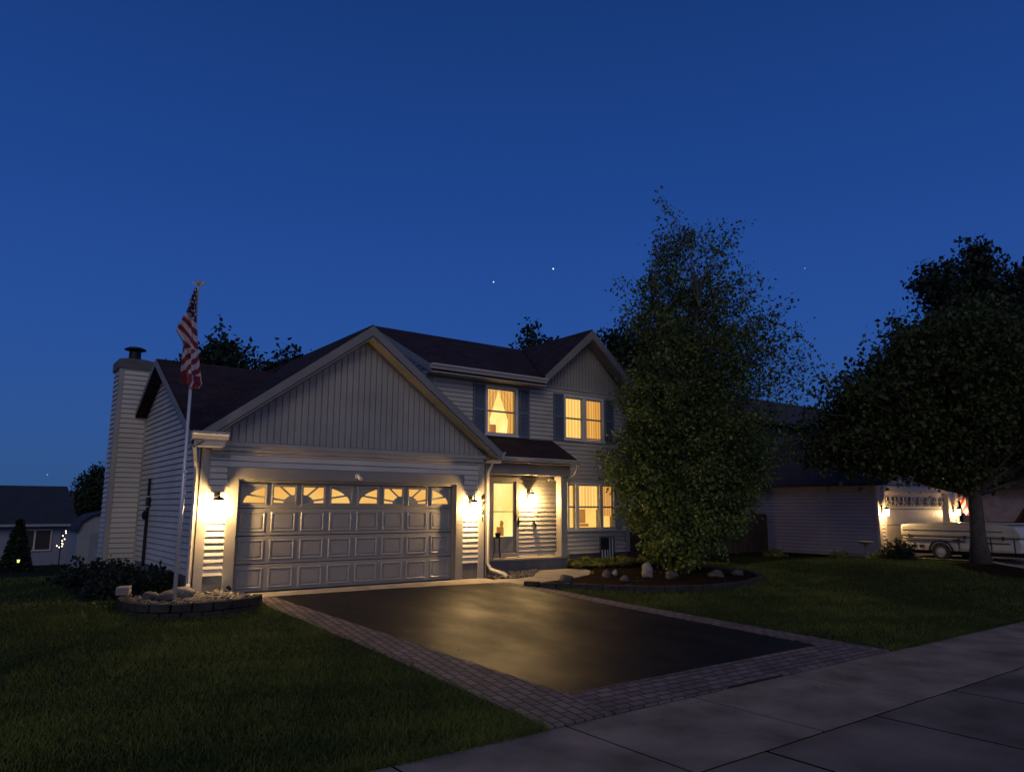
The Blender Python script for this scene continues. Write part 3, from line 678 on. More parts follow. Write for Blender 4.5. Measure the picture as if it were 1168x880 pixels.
# ------------------------------------------------------------------ wall lanterns
def lantern(x, y, z, label, power):
    t = thing('wall_lantern', label, 'wall lamp', (x,y,z), 'lit wall lanterns on the house')
    mb = MB(); mb.box(x-.05,x+.05,y-.022,y,z-.02,z+.24); mb.tube([(x,y-.02,z+.18),(x,y-.07,z+.26),(x,y-.16,z+.255),(x,y-.165,z+.2)], .010, 6); mb.build('back_plate', M['dark'], t)
    c = (x, y-.165, z); mb = MB()
    mb.lathe([(.105,.11),(.108,.118),(.06,.16),(.02,.18),(.015,.21),(.0,.215)], c, 6); mb.lathe([(.0,.11),(.105,.11)], c, 6)
    mb.lathe([(.064,-.112),(.070,-.112),(.070,-.098),(.064,-.098)], c, 6)
    for k in range(6):
        a = k*PI/3; mb.tube([(c[0]+.067*math.cos(a),c[1]+.067*math.sin(a),c[2]-.10),(c[0]+.088*math.cos(a),c[1]+.088*math.sin(a),c[2]+.11)], .004, 4)
    mb.build('cage', M['dark'], t)
    mb = MB(); mb.lathe([(.062,-.10),(.083,.108)], c, 6); mb.build('glass', M['lampglass'], t)
    mb = MB(); mb.blob((c[0],c[1],c[2]+.035),(.024,.024,.035),1,(6,8),0); mb.tube([(c[0],c[1],c[2]+.06),(c[0],c[1],c[2]+.11)], .012, 6); mb.build('bulb', M['bulb'], t, smooth=True)
    l = bpy.data.lights.new('lamp_light', 'POINT'); l.energy = power; l.color = (1,.62,.24); l.shadow_soft_size = .03
    lo = bpy.data.objects.new('lamp_light', l); COL.objects.link(lo); lo.location = (c[0],c[1],c[2]-.04); put(lo, t)
    return t
lantern(-.38, -.03, 1.62, 'lit black lantern left of the garage door, beside the flagpole', 220)
lantern(5.28, -.03, 1.62, 'lit black lantern right of the garage door, beside the house number', 190)
lantern(8.24, YM-.03, 1.86, 'lit black lantern on the porch wall beside the front door', 165)
# security camera over the garage door, sensor and tap on the porch wall
mb = MB(); mb.box(2.37,2.45,-.075,-.055,2.20,2.30); mb.tube([(2.41,-.07,2.24),(2.41,-.13,2.22)], .02, 8); mb.tube([(2.41,-.10,2.25),(2.43,-.20,2.19)], [.035,.042], 10)
tag(mb.build('security_camera', M['white']), 'small white security camera above the middle of the garage door', 'camera')
mb = MB(); mb.box(8.95,9.10,YM-.06,YM-.026,2.36,2.41); tag(mb.build('door_sensor', M['white']), 'small white bar high on the porch wall', 'sensor')
mb = MB(); mb.tube([(8.40,YM-.02,1.2),(8.40,YM-.12,1.2),(8.41,YM-.14,1.08)], .022, 8); mb.lathe([(.0,.0),(.055,.0),(.055,.02),(0,.02)], (8.40,YM-.09,1.24), 10); mb.tube([(8.40,YM-.09,1.2),(8.40,YM-.09,1.25)], .01, 6)
tag(mb.build('outdoor_tap', M['dark']), 'dark outdoor tap on the siding right of the front door', 'tap')
# plant stand on the porch by the door
ps = thing('plant_stand', 'thin dark metal plant stand beside the front door', 'plant stand', (6.95,1.2,.335))
mb = MB()
for k in range(3): a = k*2*PI/3+.3; mb.tube([(6.95+.14*math.cos(a),1.2+.14*math.sin(a),.335),(6.95+.07*math.cos(a),1.2+.07*math.sin(a),.60),(6.95+.10*math.cos(a),1.2+.10*math.sin(a),.85)], .009, 5)
mb.lathe([(.11,.0),(.11,.015),(.0,.015)], (6.95,1.2,.84), 14); mb.build('stand', M['dark'], ps)
mb = MB(); mb.lathe([(.0,.0),(.055,.0),(.075,.12),(.0,.12)], (6.95,1.2,.856), 12); mb.build('pot', M['darkp'], ps)

# ------------------------------------------------------------------ foliage
def leaves(name, C, size, mt, parent, tint, up=.35, seed=0, aspect=1.5):
    rg = np.random.default_rng(seed); n = len(C)
    d = rg.normal(size=(n,3)); d[:,2] -= .25; d /= np.linalg.norm(d, axis=1)[:,None]
    a = rg.normal(size=(n,3)); a[:,2] += up; s_ = np.cross(d, a); s_ /= np.linalg.norm(s_, axis=1)[:,None]+1e-9
    L_ = (size*rg.uniform(.6,1.35,n))[:,None]; W_ = L_/aspect
    nn = np.cross(d, s_)
    p0 = C; p1 = C+d*L_*.45+s_*W_*.5+nn*L_*.08; p2 = C+d*L_; p3 = C+d*L_*.45-s_*W_*.5+nn*L_*.08
    V = np.stack([p0,p1,p2,p3],1).reshape(-1,3); F = np.arange(4*n).reshape(-1,4)
    return raw_mesh(name, V, F, mt, parent, attr=np.repeat(np.clip(tint,0,1), 4))
RD = np.array([.801,-.598,0.]); DD = np.array([.598,.801,0.])
def make_tree(name, label, cat, base, trunk_h, trunk_r, blobs, nleaf, lsize, lm, bm, seed, stems=1, spread=.5, tipfac=1., clump=.16, group=None, depth=1., low=.25, low_light_tint=None, limb=.02, axis=(RD, DD), tipn=None):
    rg = np.random.default_rng(seed); rr = random.Random(seed); B = np.array(base, float)
    t = thing(name, label, cat, tuple(B), group)
    ax = []; mb = MB()
    for k in range(stems):
        a = 2*PI*k/max(1,stems)+rr.uniform(-.3,.3); off = 0 if stems == 1 else .14
        pts = []; R_ = []; n = 9
        drift = np.array([math.cos(a), math.sin(a), 0])*(spread if stems > 1 else .12)
        wob = rg.normal(size=(n,3))*.06; wob[:,2] = 0
        for i in range(n):
            f = i/(n-1); pts.append(B+np.array([math.cos(a)*off,math.sin(a)*off,-.05])+drift*f**1.3+wob[i]*f*trunk_h*.15+np.array([0,0,trunk_h*f*(1 if k == 0 else rr.uniform(.75,.98) if i == n-1 else 1)]))
            R_.append(trunk_r*(1-.86*f)*(1.35 if i == 0 else 1)*(1 if k == 0 else .75))
        mb.tube([tuple(p) for p in pts], R_, 9); ax.append((pts, R_))
    # crown: tips spread through the blobs, a bent limb from the stem to each
    wts = np.array([b[5]*b[2]*b[3] for b in blobs]); wts = wts/wts.sum()
    ntip = tipn or max(60, int(nleaf/45)); idx = rg.choice(len(blobs), ntip, p=wts)
    C = []; T = []
    for q in range(ntip):
        r0, z0, rr_, rz_, dd_, w_ = blobs[idx[q]][:6]
        u = rg.normal(size=3); u /= np.linalg.norm(u); rad = rg.uniform(.15,1)**.45
        P = B+axis[0]*(r0+u[0]*rr_*rad)+axis[1]*(dd_[0] if isinstance(dd_, tuple) else 0)+axis[1]*(u[1]*(rr_ if not isinstance(dd_, tuple) else dd_[1])*rad*depth)+np.array([0,0,z0+u[2]*rz_*rad])
        pts, R_ = ax[rr.randrange(len(ax))]
        hd = math.hypot(P[0]-B[0], P[1]-B[1]); zt = max(low*trunk_h if P[2]-B[2] > low*trunk_h else .3*(P[2]-B[2]), (P[2]-B[2])-hd*1.0-.2)
        f = min(.97, max(.02, zt/trunk_h)); i = f*8; i0 = int(i); S = pts[i0]+(pts[min(8,i0+1)]-pts[i0])*(i-i0)
        dist = np.linalg.norm(P-S); mid = S+(P-S)*.5+np.array([0,0,.12*dist])+rg.normal(size=3)*.05*dist
        br = [S, S*.45+mid*.55+rg.normal(size=3)*.03*dist, mid, P*.6+mid*.4+rg.normal(size=3)*.03*dist, P]
        mb.tube([tuple(x) for x in br], [limb*min(1.6,.3+dist*.35), limb*.8*min(1.6,.3+dist*.3), limb*.55, limb*.35, limb*.14], 4, cap=False)
        dens = blobs[idx[q]][6] if len(blobs[idx[q]]) > 6 else 1.
        m_ = max(4, int(nleaf/ntip*dens)); tb = rg.uniform(0,1)
        s_ = rg.uniform(.35,1.08,m_)**.8; path = np.array([br[2]+(br[4]-br[2])*v for v in np.clip((s_-.35)/.65,0,1.12)])
        jit = rg.normal(size=(m_,3))*clump*(1.25-.4*np.clip(s_,0,1))[:,None]; jit[:,2] *= .8; jit[:,2] -= abs(rg.normal(size=m_))*clump*.3
        C.append(path+jit); hz = P[2]-B[2]; bias = 0 if low_light_tint is None else low_light_tint*max(0, 1-hz/3.5)  # lighter tint low down paints the house light onto the leaves
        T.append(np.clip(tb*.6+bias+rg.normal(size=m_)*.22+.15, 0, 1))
    mb.build('trunk', bm, t, smooth=True)
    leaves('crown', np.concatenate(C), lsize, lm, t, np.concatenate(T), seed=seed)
    return t
birch = [(-.2,1.2,1.1,1.1,0,1.3,1.3),(-1.0,2.0,.9,1.0,0,1.1,1.3),(.7,1.6,1.1,1.1,0,1.0,1.2),(-1.35,2.9,.95,1.0,0,1.3,1.3),(.1,2.9,1.3,1.2,0,1.2,1.2),(1.4,2.7,1.0,1.1,0,.9,1.1),(-.5,4.2,1.35,1.0,0,1.2,1.2),(1.0,4.2,1.3,1.1,0,1.1,1.1),(2.2,3.6,.9,1.0,0,.6,.8),
  (-.1,5.6,1.2,1.0,0,1.1,1.1),(-1.1,6.4,.75,.7,0,.9,.8),(-1.4,5.1,.5,.5,0,.5,.7),(1.1,5.6,1.4,1.0,0,1.1,1.0),(2.2,5.5,1.1,1.0,0,.9,.9),(2.5,6.5,.7,.5,0,.5,.7),(3.0,5.4,.8,1.0,0,.55,.6),(3.55,4.9,.5,.8,0,.4,.6),
  (-.2,7.0,.95,.9,0,1.0,1.0),(.8,6.9,.9,.9,0,.9,.9),(-.25,8.3,.45,.7,0,1.0,.8),(-.45,9.4,.22,.5,0,.9,.6),(.4,8.4,.30,.6,0,.9,.7),(1.25,8.2,.45,.8,0,.9,.6),(1.75,8.8,.35,.4,0,.6,.5),(-1.75,7.2,.35,.3,0,.9,.6),(1.6,7.1,.85,.7,0,.9,.8),(-.9,7.2,.5,.5,0,.6,.7)]
birch = [(b[0]+.12, b[1]*(1.075 if b[1] > 4 else 1.))+tuple(b[2:6])+(b[6]*(.48 if b[1] > 7.5 else .40 if b[1] > 5 else .8 if b[1] > 3.9 else 1.),) for b in birch]
make_tree('birch_tree', 'tall airy multi stemmed birch in the stone edged bed, its lower leaves lit', 'tree', (10.95,-1.45,.0), 8.5, .06, birch, 120000, .10, M['leaf_birch'], M['birchbark'], 11, stems=4, spread=.75, clump=.13, low_light_tint=.5, limb=.013, tipn=1500, low=.06)
maple = [(-3.5,4.0,1.4,1.3,0,1),(-4.0,3.2,1.0,.8,0,.9),(-2.4,4.7,1.6,1.4,0,1.2),(-1.9,3.5,1.5,.9,0,1),(-.4,4.2,2.0,1.4,0,1.1),(0,5.6,2.2,1.6,0,1.3),(-1.9,6.0,.9,.8,0,.9),(-1.3,6.6,.7,.6,0,.9),(.6,6.6,1.6,1.1,0,1),(2.2,4.4,2.2,1.7,0,1),(2.6,6.0,1.8,1.4,0,1),(1.2,3.1,1.4,.6,0,.7),(-1.6,2.7,1.6,.4,0,.5)]
make_tree('maple_tree', 'broad dark maple with a thick trunk in front of the parked camper', 'tree', (19.0,-5.35,.10), 6.2, .23, maple, 90000, .14, M['leaf_maple'], M['bark'], 5, clump=.26, limb=.055, low=.32, tipn=1000)
far = [(0,6.5,2.2,2.0,0,1.2),(-1.6,5.5,1.4,1.6,0,1),(1.7,5.6,1.5,1.7,0,1),(-.8,8.2,1.2,1.2,0,1),(1.0,8.3,1.1,1.3,0,1),(-2.6,4.5,1,1.2,0,.8),(2.7,4.6,1,1.2,0,.8),(.1,9.6,.35,.9,0,1.6),(-1.5,8.3,.35,.9,0,1.4),(1.7,8.6,.35,.8,0,1.4),(-2.3,6.6,.35,.8,0,1.2),(2.5,6.9,.35,.8,0,1.2)]
def bgtree(loc, s, seed, label, sx=1., n=16000, ls=.24):
    bl = [(b[0]*s*sx, b[1]*s, b[2]*s*sx*.9, b[3]*s, b[4], b[5]) for b in far]
    make_tree('garden_tree', label, 'tree', loc, 8.0*s, .2*s, bl, n, ls, M['leaf_dark'], M['bark'], seed, clump=.30, limb=.05, group='trees behind the houses', tipn=380)
bgtree((3.4,15.5,-.7), .93, 21, 'dark bushy tree behind the low roof, nearest the chimney', .72)
bgtree((6.5,16.5,-.7), .93, 22, 'dark tree showing between the low roof and the garage gable', .62)
bgtree((20.3,17.0,-.7), 1.22, 23, 'dark tree rising over the middle of the main roof ridge', .85)
bgtree((24.2,12.0,-.3), 1.25, 24, 'dark tree behind the upper right gable and the birch')
bgtree((30.0,15.0,-.6), 1.02, 27, 'dark tree beyond the birch and the wooden fence')
bgtree((34.2,-.6,0), 1.48, 25, 'tallest dark tree, rising above the maple at the right edge', 1.2, 24000)
bgtree((14.6,8.6,0), .62, 28, 'small dark tree between the two houses', 1.0, 9000, .18)
bgtree((18.0,4.2,0), .74, 29, 'small dark tree behind the wooden fence next to the neighbouring garage', .95, 16000, .16)
bgtree((3.2,44,-1.3), .56, 30, 'small dark tree far off between the shed and the left neighbouring house', 1.2, 6000)
bgtree((6.0,47,-1.3), .52, 31, 'low dark tree far off beside the chimney base', 1.2, 6000)

def shrub(name, label, cat, c, r, n, ls, lm, seed, spiky=0., group=None, tint=0.):
    rg = np.random.default_rng(seed); t = thing(name, label, cat, c, group)
    nb = 60; u = rg.normal(size=(nb,3)); u[:,2] = abs(u[:,2]); u /= np.linalg.norm(u, axis=1)[:,None]
    tips = np.array(c)+u*np.array(r)*rg.uniform(.55,1.08,(nb,1)); mb = MB()
    for p in tips: mb.tube([tuple(np.array(c)+[0,0,.0]), tuple((np.array(c)+p)/2+[0,0,.04]), tuple(p)], [.014,.009,.003], 4, cap=False)
    mb.build('stem', M['bark'], t)
    k = n//nb; C = []
    for p in tips:
        s_ = rg.uniform(.35,1.05,k)[:,None]; C.append(np.array(c)+(p-np.array(c))*s_+rg.normal(size=(k,3))*np.array([.07,.07,.045])*max(r)*.9)
    C = np.concatenate(C); C[:,2] = np.maximum(C[:,2], c[2]+.02)
    leaves('foliage', C, ls, lm, t, np.clip(rg.normal(size=len(C))*.25+.4+tint,0,1), seed=seed)
    return t
G2 = 'juniper shrubs along the side of the house'
for i, (x, y, rx, ry, rz, lab) in enumerate([(-1.75,.9,.55,.7,.55,'low dark juniper nearest the flagpole planter'),(-1.55,2.3,.6,.85,.62,'middle dark juniper under the side wall'),(-1.95,3.7,.6,.8,.55,'low dark juniper nearest the chimney'),(-1.15,.75,.35,.4,.50,'small dark juniper tucked against the front corner of the side wall')]):
    shrub('juniper_shrub', lab, 'shrub', (x,y,g(x,y)), (rx,ry,rz), 3600, .085, M['leaf_shrub'], 40+i, group=G2)
shrub('round_bush', 'round dark bush at the left corner of the neighbouring lit garage', 'bush', (19.75,-2.75,.05), (.5,.55,.68), 5200, .07, M['leaf_dark'], 50, tint=.2)
for i, (x, y, s, lab) in enumerate([(18.6,-1.4,.28,'small leafy plant at the foot of the neighbouring side wall'),(19.5,-2.3,.25,'small plant between the birdbath and the round bush'),(17.6,.3,.3,'small dark plant by the far end of the neighbouring side wall')]):
    shrub('bedding_plant', lab, 'plant', (x,y,.05), (s*1.4,s*1.4,s), 700, .06, M['leaf_grass'], 60+i, group='bedding plants by the neighbouring wall')
# far conifer by the left neighbour
ct = thing('conifer', 'dark cone shaped conifer in front of the left neighbouring house', 'tree', (-2.05,24,-1.3))
mb = MB(); mb.tube([(-2.05,24,-1.3),(-2.05,24,.9)], [.07,.02], 6); mb.build('trunk', M['bark'], ct)
rg = np.random.default_rng(3); n = 9000; h = rg.uniform(0,1,n)**1.5; a = rg.uniform(0,2*PI,n); r_ = (.60*(1-h)**.8+.02)*rg.uniform(.6,1,n)
leaves('foliage', np.stack([-2.05+r_*np.cos(a), 24+r_*np.sin(a), -1.15+h*2.15],1), .13, M['leaf_dark'], ct, rg.uniform(0,.6,n), seed=3)

# lawn grass blades
def blades(name, regions, n, seed, hgt=.05, mt=None, w=.006, avoid=None, lean=.5):
    rg = np.random.default_rng(seed); P = []
    areas = np.array([(b-a)*(d-c)*k for a, b, c, d, k in regions]); areas = areas/areas.sum()
    for (a, b, c, d, k), f in zip(regions, areas):
        m_ = int(n*f); P.append(np.stack([rg.uniform(a,b,m_), rg.uniform(c,d,m_)],1))
    P = np.concatenate(P)
    if avoid is not None: P = P[[not avoid(x, y) for x, y in P]]
    z = np.array([g(x, y) for x, y in P]); m_ = len(P); B = np.column_stack([P, z])
    a = rg.uniform(0,2*PI,m_); dx = np.stack([np.cos(a),np.sin(a),0*a],1); patch = np.sin(P[:,0]*1.3+2*np.sin(P[:,1]*.9))*np.sin(P[:,1]*1.7+1.5*np.sin(P[:,0]*.7))
    H_ = hgt*rg.uniform(.5,1.3,m_)*(1+.25*patch); tip = B+np.column_stack([rg.normal(size=m_)*lean*H_, rg.normal(size=m_)*lean*H_, H_])
    V = np.stack([B-dx*w/2, B+dx*w/2, tip],1).reshape(-1,3); F = np.arange(3*m_).reshape(-1,3)
    fine = np.sin(P[:,0]*4.1+P[:,1]*2.2)*np.sin(P[:,1]*5.3-P[:,0]*1.7)
    big = np.sin(P[:,0]*.55+1.3*np.sin(P[:,1]*.5)+1)*np.cos(P[:,1]*.6-.4*P[:,0])
    tt = np.clip(.30+.16*patch+.30*big+.12*fine+rg.normal(size=m_)*.24,0,1)
    return raw_mesh(name, V, F, mt or M['blade'], attr=np.repeat(tt,3))
BED = [(5.80,-1.42),(6.0,-1.75),(6.51,-2.09),(7.18,-2.62),(8.13,-3.10),(9.39,-3.40),(10.9,-3.35),(12.1,-2.95),(12.75,-2.1),(12.35,-1.2),(11.6,-.5),(11.2,.2),(11.9,1.5),(9.2,1.5),(9.4,.6),(9.1,-.1),(8.4,-.82),(7.4,-1.2),(6.5,-1.38)]
PLN = [(-.80,.0),(-1.75,.1),(-1.92,-.46),(-1.93,-1.02),(-1.78,-1.60),(-1.35,-1.86),(-.75,-1.92),(-.15,-1.70),(.12,-1.25),(.05,-.78),(-.1,-.02)]
def inside(poly, x, y):
    r = False; n = len(poly)
    for i in range(n):
        (x0, y0), (x1, y1) = poly[i], poly[(i+1) % n]
        if (y0 > y) != (y1 > y) and x < (x1-x0)*(y-y0)/(y1-y0)+x0: r = not r
    return r
DRV = [(-.1,0),(.0,-.76),(.10,-.76),(.40,-5.0),(.56,-8.53),(7.28,-8.53),(6.97,-7.2),(6.37,-4.2),(5.97,-1.5),(5.75,-1.36),(6.43,-1.31),(7.37,-1.13),(8.32,-.76),(8.98,-.10),(9.37,.55),(9.3,1.6),(-.7,1.6)]
def avoid(x, y): return inside(BED,x,y) or inside(PLN,x,y) or inside(DRV,x,y) or (-.75 < x < 12.1 and y > 0) or (x > 20 and y > -8.4) or (x < -.7 and x > -2.4 and y > .2 and y < 4.4)
tag(blades('grass', [(-7,.6,-8.53,-5,4),(-7,.6,-5,-1,2.2),(-5,0,-1,6,.8),(6,12,-8.53,-4,2),(6,14,-4,1.5,1.2),(12,20,-8.53,-1,.8)], 330000, 9, avoid=avoid, w=.008), 'short green lawn grass in front of the houses', 'grass', kind='stuff')

def avoid_edge(x, y): return inside([(a+(.05 if a < 3 else 0), b) for a, b in DRV], x, y) or inside(PLN, x, y)
tag(blades('grass_fringe', [(-7,.56,-8.60,-8.42,6),(7.3,20,-8.60,-8.42,4),(-.1,.62,-8.5,-.9,1.5)], 16000, 19, hgt=.075, avoid=avoid_edge, w=.008, lean=1.1), 'longer grass spilling over the edges of the sidewalk and pavers', 'grass', kind='stuff')
rg = np.random.default_rng(77); Q = np.stack([rg.uniform(-3,11,150), rg.uniform(-10.1,-.7,150)],1)
Cq = np.array([(x, y, (g(x,y) if y > -8.5 else -.497)+.03) for x, y in Q if inside(DRV,x,y) or y < -8.6])
Vq = []
for i, c in enumerate(Cq):
    a = rg.uniform(0,6.28); l_ = rg.uniform(.015,.035); d = np.array([math.cos(a),math.sin(a),0]); e_ = np.array([-d[1],d[0],0])*.5
    Vq += [c-d*l_, c+e_*l_+[0,0,.008], c+d*l_, c-e_*l_+[0,0,.004]]
tag(raw_mesh('leaf_litter', np.array(Vq), np.arange(len(Vq)).reshape(-1,4), M['bark']), 'small dry leaves scattered on the driveway and sidewalk', 'leaves', kind='stuff')

# ------------------------------------------------------------------ planter, flagpole, left side
def block_wall(name, label, path, zt, h, t=.16, bl=.30, mt=None, courses=1, groundf=g, cap=False):
    pts = []
    P = [Vector((x, y, 0)) for x, y in path]
    # resample
    d = [0]
    for a, c in zip(P[:-1], P[1:]): d.append(d[-1]+(c-a).length)
    def at(s):
        for i in range(len(P)-1):
            if s <= d[i+1]: return P[i]+(P[i+1]-P[i])*((s-d[i])/(d[i+1]-d[i]))
        return P[-1]
    mb = MB()
    for c in range(courses):
        s = (c % 2)*bl*.5
        while s < d[-1]-.02:
            e = min(d[-1], s+bl-.012); a, b_ = at(s), at(e); jz = random.uniform(-.004,.004); jt = random.uniform(-.012,.012)
            gz = groundf(a.x,a.y) if courses == 1 else 0
            z1 = gz+zt-c*(h/courses)+jz; z0 = gz+zt-(c+1)*(h/courses)+.008
            mb.beam((a.x,a.y,(z0+z1)/2), (b_.x,b_.y,(z0+z1)/2), t+jt, z1-z0); s += bl
    return tag(mb.build(name, mt or M['block'], bevel=.014), label, 'garden wall')
block_wall('planter_wall', 'low curved dark block wall around the flagpole planter', [(-1.72,.05),(-1.9,-.46),(-1.92,-1.02),(-1.76,-1.58),(-1.35,-1.86),(-.75,-1.92),(-.15,-1.72),(.08,-1.25)], .13, .28, courses=2)
mb = MB(); mb.beam((-1.76,.10,.20),(-1.87,-.26,.20),.20,.13); tag(mb.build('loose_block', M['kerb'], bevel=.012), 'single pale block laid on the left end of the planter wall', 'block')
mb = MB(); mb.face([(x, y, .05) for x, y in PLN]); tag(mb.build('planter_soil', M['mulch']), kind='structure')
def pebbles(name, label, poly, z, n, r, seed, mt):
    rg = np.random.default_rng(seed); xs_, ys_ = zip(*poly); C = []
    while len(C) < n:
        x, y = rg.uniform(min(xs_),max(xs_)), rg.uniform(min(ys_),max(ys_))
        if inside(poly,x,y): C.append((x,y,z if z is not None else g(x,y)+.02))
    mb = MB()
    for i, c in enumerate(C):
        s = r*rg.uniform(.5,1.3); mb.blob((c[0],c[1],c[2]+rg.uniform(0,s*.8)), (s*rg.uniform(.8,1.3),s*rg.uniform(.8,1.3),s*.65), i, (4,6), .25)
    return tag(mb.build(name, mt), label, 'pebbles', kind='stuff')
pebbles('river_stones', 'mixed river stones filling the flagpole planter', [(-.75,-.1),(-1.7,-.1),(-1.8,-.5),(-1.82,-1.0),(-1.68,-1.48),(-1.3,-1.72),(-.75,-1.78),(-.2,-1.6),(0,-1.2),(-.02,-.75),(-.2,-.1)], .06, 1100, .042, 4, M['pebble'])
pebbles('pebble_bed', 'brown pebbles between the walkway and the porch step', [(5.78,-.1),(5.8,-.42),(6.2,-.58),(6.84,-.40),(7.2,.02),(7.98,.82),(5.78,.82)], None, 1500, .030, 6, M['pebble'])
for i, (x, y, z, r, pale, lab) in enumerate([(-1.32,-1.0,.12,.16,0,'rounded grey rock just left of the flagpole base'),(-1.02,-.72,.14,.19,1,'large pale rounded rock behind the flagpole base'),(-1.52,-.75,.12,.13,0,'dark rock near the left end of the planter')]):
    mb = MB(); mb.blob((x,y,z+.03),(r,r*.85,r*.62),70+i,(9,12),.12); tag(mb.build('garden_rock', M['stonel' if pale else 'stone'], smooth=True), lab, 'rock', 'rocks in the garden beds')
# flagpole and flag
px_, py_ = -1.25, -1.2
fp = thing('flagpole', 'slender aluminium flagpole standing in the stone planter', 'flagpole', (px_,py_,.07))
mb = MB(); mb.tube([(px_,py_,.05),(px_,py_,2.2),(px_,py_,2.21),(px_,py_,5.42)], [.034,.033,.026,.022], 12); mb.build('pole', M['pole'], fp, smooth=True)
mb = MB(); mb.lathe([(.0,0),(.03,.0),(.035,.02),(.012,.03)], (px_,py_,5.42), 12); mb.blob((px_,py_,5.475),(.035,.03,.035),3,rough=.05)
for sg in (-1,1): mb.prism([(px_+sg*.02*.8,py_-sg*.02*.6,5.45),(px_+sg*.13*.8,py_-sg*.13*.6,5.50),(px_+sg*.10*.8,py_-sg*.10*.6,5.46),(px_+sg*.03*.8,py_-sg*.03*.6,5.43)], (.02,.03,.008))
mb.build('finial', M['gold'], fp)
mb = MB(); mb.tube([(px_-.03,py_-.03,.9),(px_-.028,py_-.028,3.8)], .004, 4); mb.lathe([(.045,0),(.045,.03),(.035,.03)], (px_,py_,2.18), 10); mb.build('halyard', M['pole'], fp)
def flag(name, label, P0, RX, DX, left, right, z_top, z_bot, colour, mats, nxg=40, nzg=150, amp=.05, cat='flag'):
    V = []; F_ = []; Mi = []
    for j in range(nzg+1):
        s = j/nzg; z = z_top+(z_bot-z_top)*s; xl = np.interp(s,*left); xr = np.interp(s,*right)
        for i in range(nxg+1):
            t = i/nxg; x = xl+(xr-xl)*t; dy = amp*math.sin(t*9+s*5+1)*min(1,s*4)+amp*.6*math.sin(t*17-s*8)*min(1,s*3)
            zz = z+.03*math.sin(t*6)*s-(.05*t if s > .9 else 0)
            V.append((P0[0]+RX[0]*x+DX[0]*(dy-.07), P0[1]+RX[1]*x+DX[1]*(dy-.07), zz))
    mb = MB(); mb.v = V
    for j in range(nzg):
        for i in range(nxg):
            a = j*(nxg+1)+i; s = (j+.5)/nzg; t = (i+.5)/nxg; xl = np.interp(s,*left); xr = np.interp(s,*right)
            mb.f.append((a, a+1, a+nxg+2, a+nxg+1)); mb.m.append(colour(xl+(xr-xl)*t, s, t))
    return tag(mb.build(name, mats, smooth=True), label, cat)
def us_colour(x, s, t):
    y = s*1.75     # metres down the cloth
    if y-.9*(x+.15) < .44:    # canton: hangs in the narrow top folds
        u = (x+.6)/.055; v = y/.075; fu = u-math.floor(u+.5*(int(math.floor(v)) % 2)); 
        fu = (u+.5*(int(math.floor(v)) % 2)) % 1-.5; fv = v % 1-.5
        return 0 if fu*fu+fv*fv < .075 else 2
    if s < .60+.25*(x+.1):
        c = (y-1.05*(x+.15)-.44)/.105; return 0 if int(math.floor(c)) % 2 == 0 else 1
    c = (y+1.35*x-.9)/.115
    if s > .90: return 1 if int(math.floor(t*9+1)) % 3 else 0
    return 1 if int(math.floor(c)) % 2 == 0 else 0
flag('hanging_flag', 'limp stars and stripes flag hanging from the top of the flagpole', (px_,py_), RD, DD,
     ([0,.10,.24,.45,.56,.62,.80,1.0],[-.03,-.09,-.15,-.30,-.17,-.15,-.14,-.13]), ([0,.3,.6,.85,.95,1.0],[.01,.04,.10,.16,.21,.15]), 5.36, 3.66, us_colour, [M['fw'],M['fr'],M['fb']], amp=.045)
# ground spotlight at the foundation left of the door
sp_ = thing('ground_spotlight', 'small lit ground spotlight at the foot of the wall left of the garage door', 'spotlight', (-.12,-.30,.1))
mb = MB(); mb.tube([(-.12,-.30,.05),(-.12,-.30,.13)], .01, 6); mb.tube([(-.10,-.30,.12),(-.16,-.28,.19)], [.025,.040], 10, cap=False); mb.build('housing', M['dark'], sp_)
mb = MB(); mb.tube([(-.148,-.284,.172),(-.15,-.283,.176)], .036, 10); mb.build('lens', M['bulb'], sp_)
l = bpy.data.lights.new('gutter_fill','SPOT'); l.energy = 260; l.color = (1,.72,.38); l.spot_size = .42; l.spot_blend = .9; l.shadow_soft_size = .03  # added beam, set apart from the housing, to brighten the corner gutter
lo = bpy.data.objects.new('gutter_fill', l); COL.objects.link(lo); lo.location = (-.17,-.62,.22); lo.rotation_euler = (Vector((-.66,-.45,2.9))-Vector((-.17,-.62,.22))).to_track_quat('-Z','Y').to_euler(); put(lo, sp_)

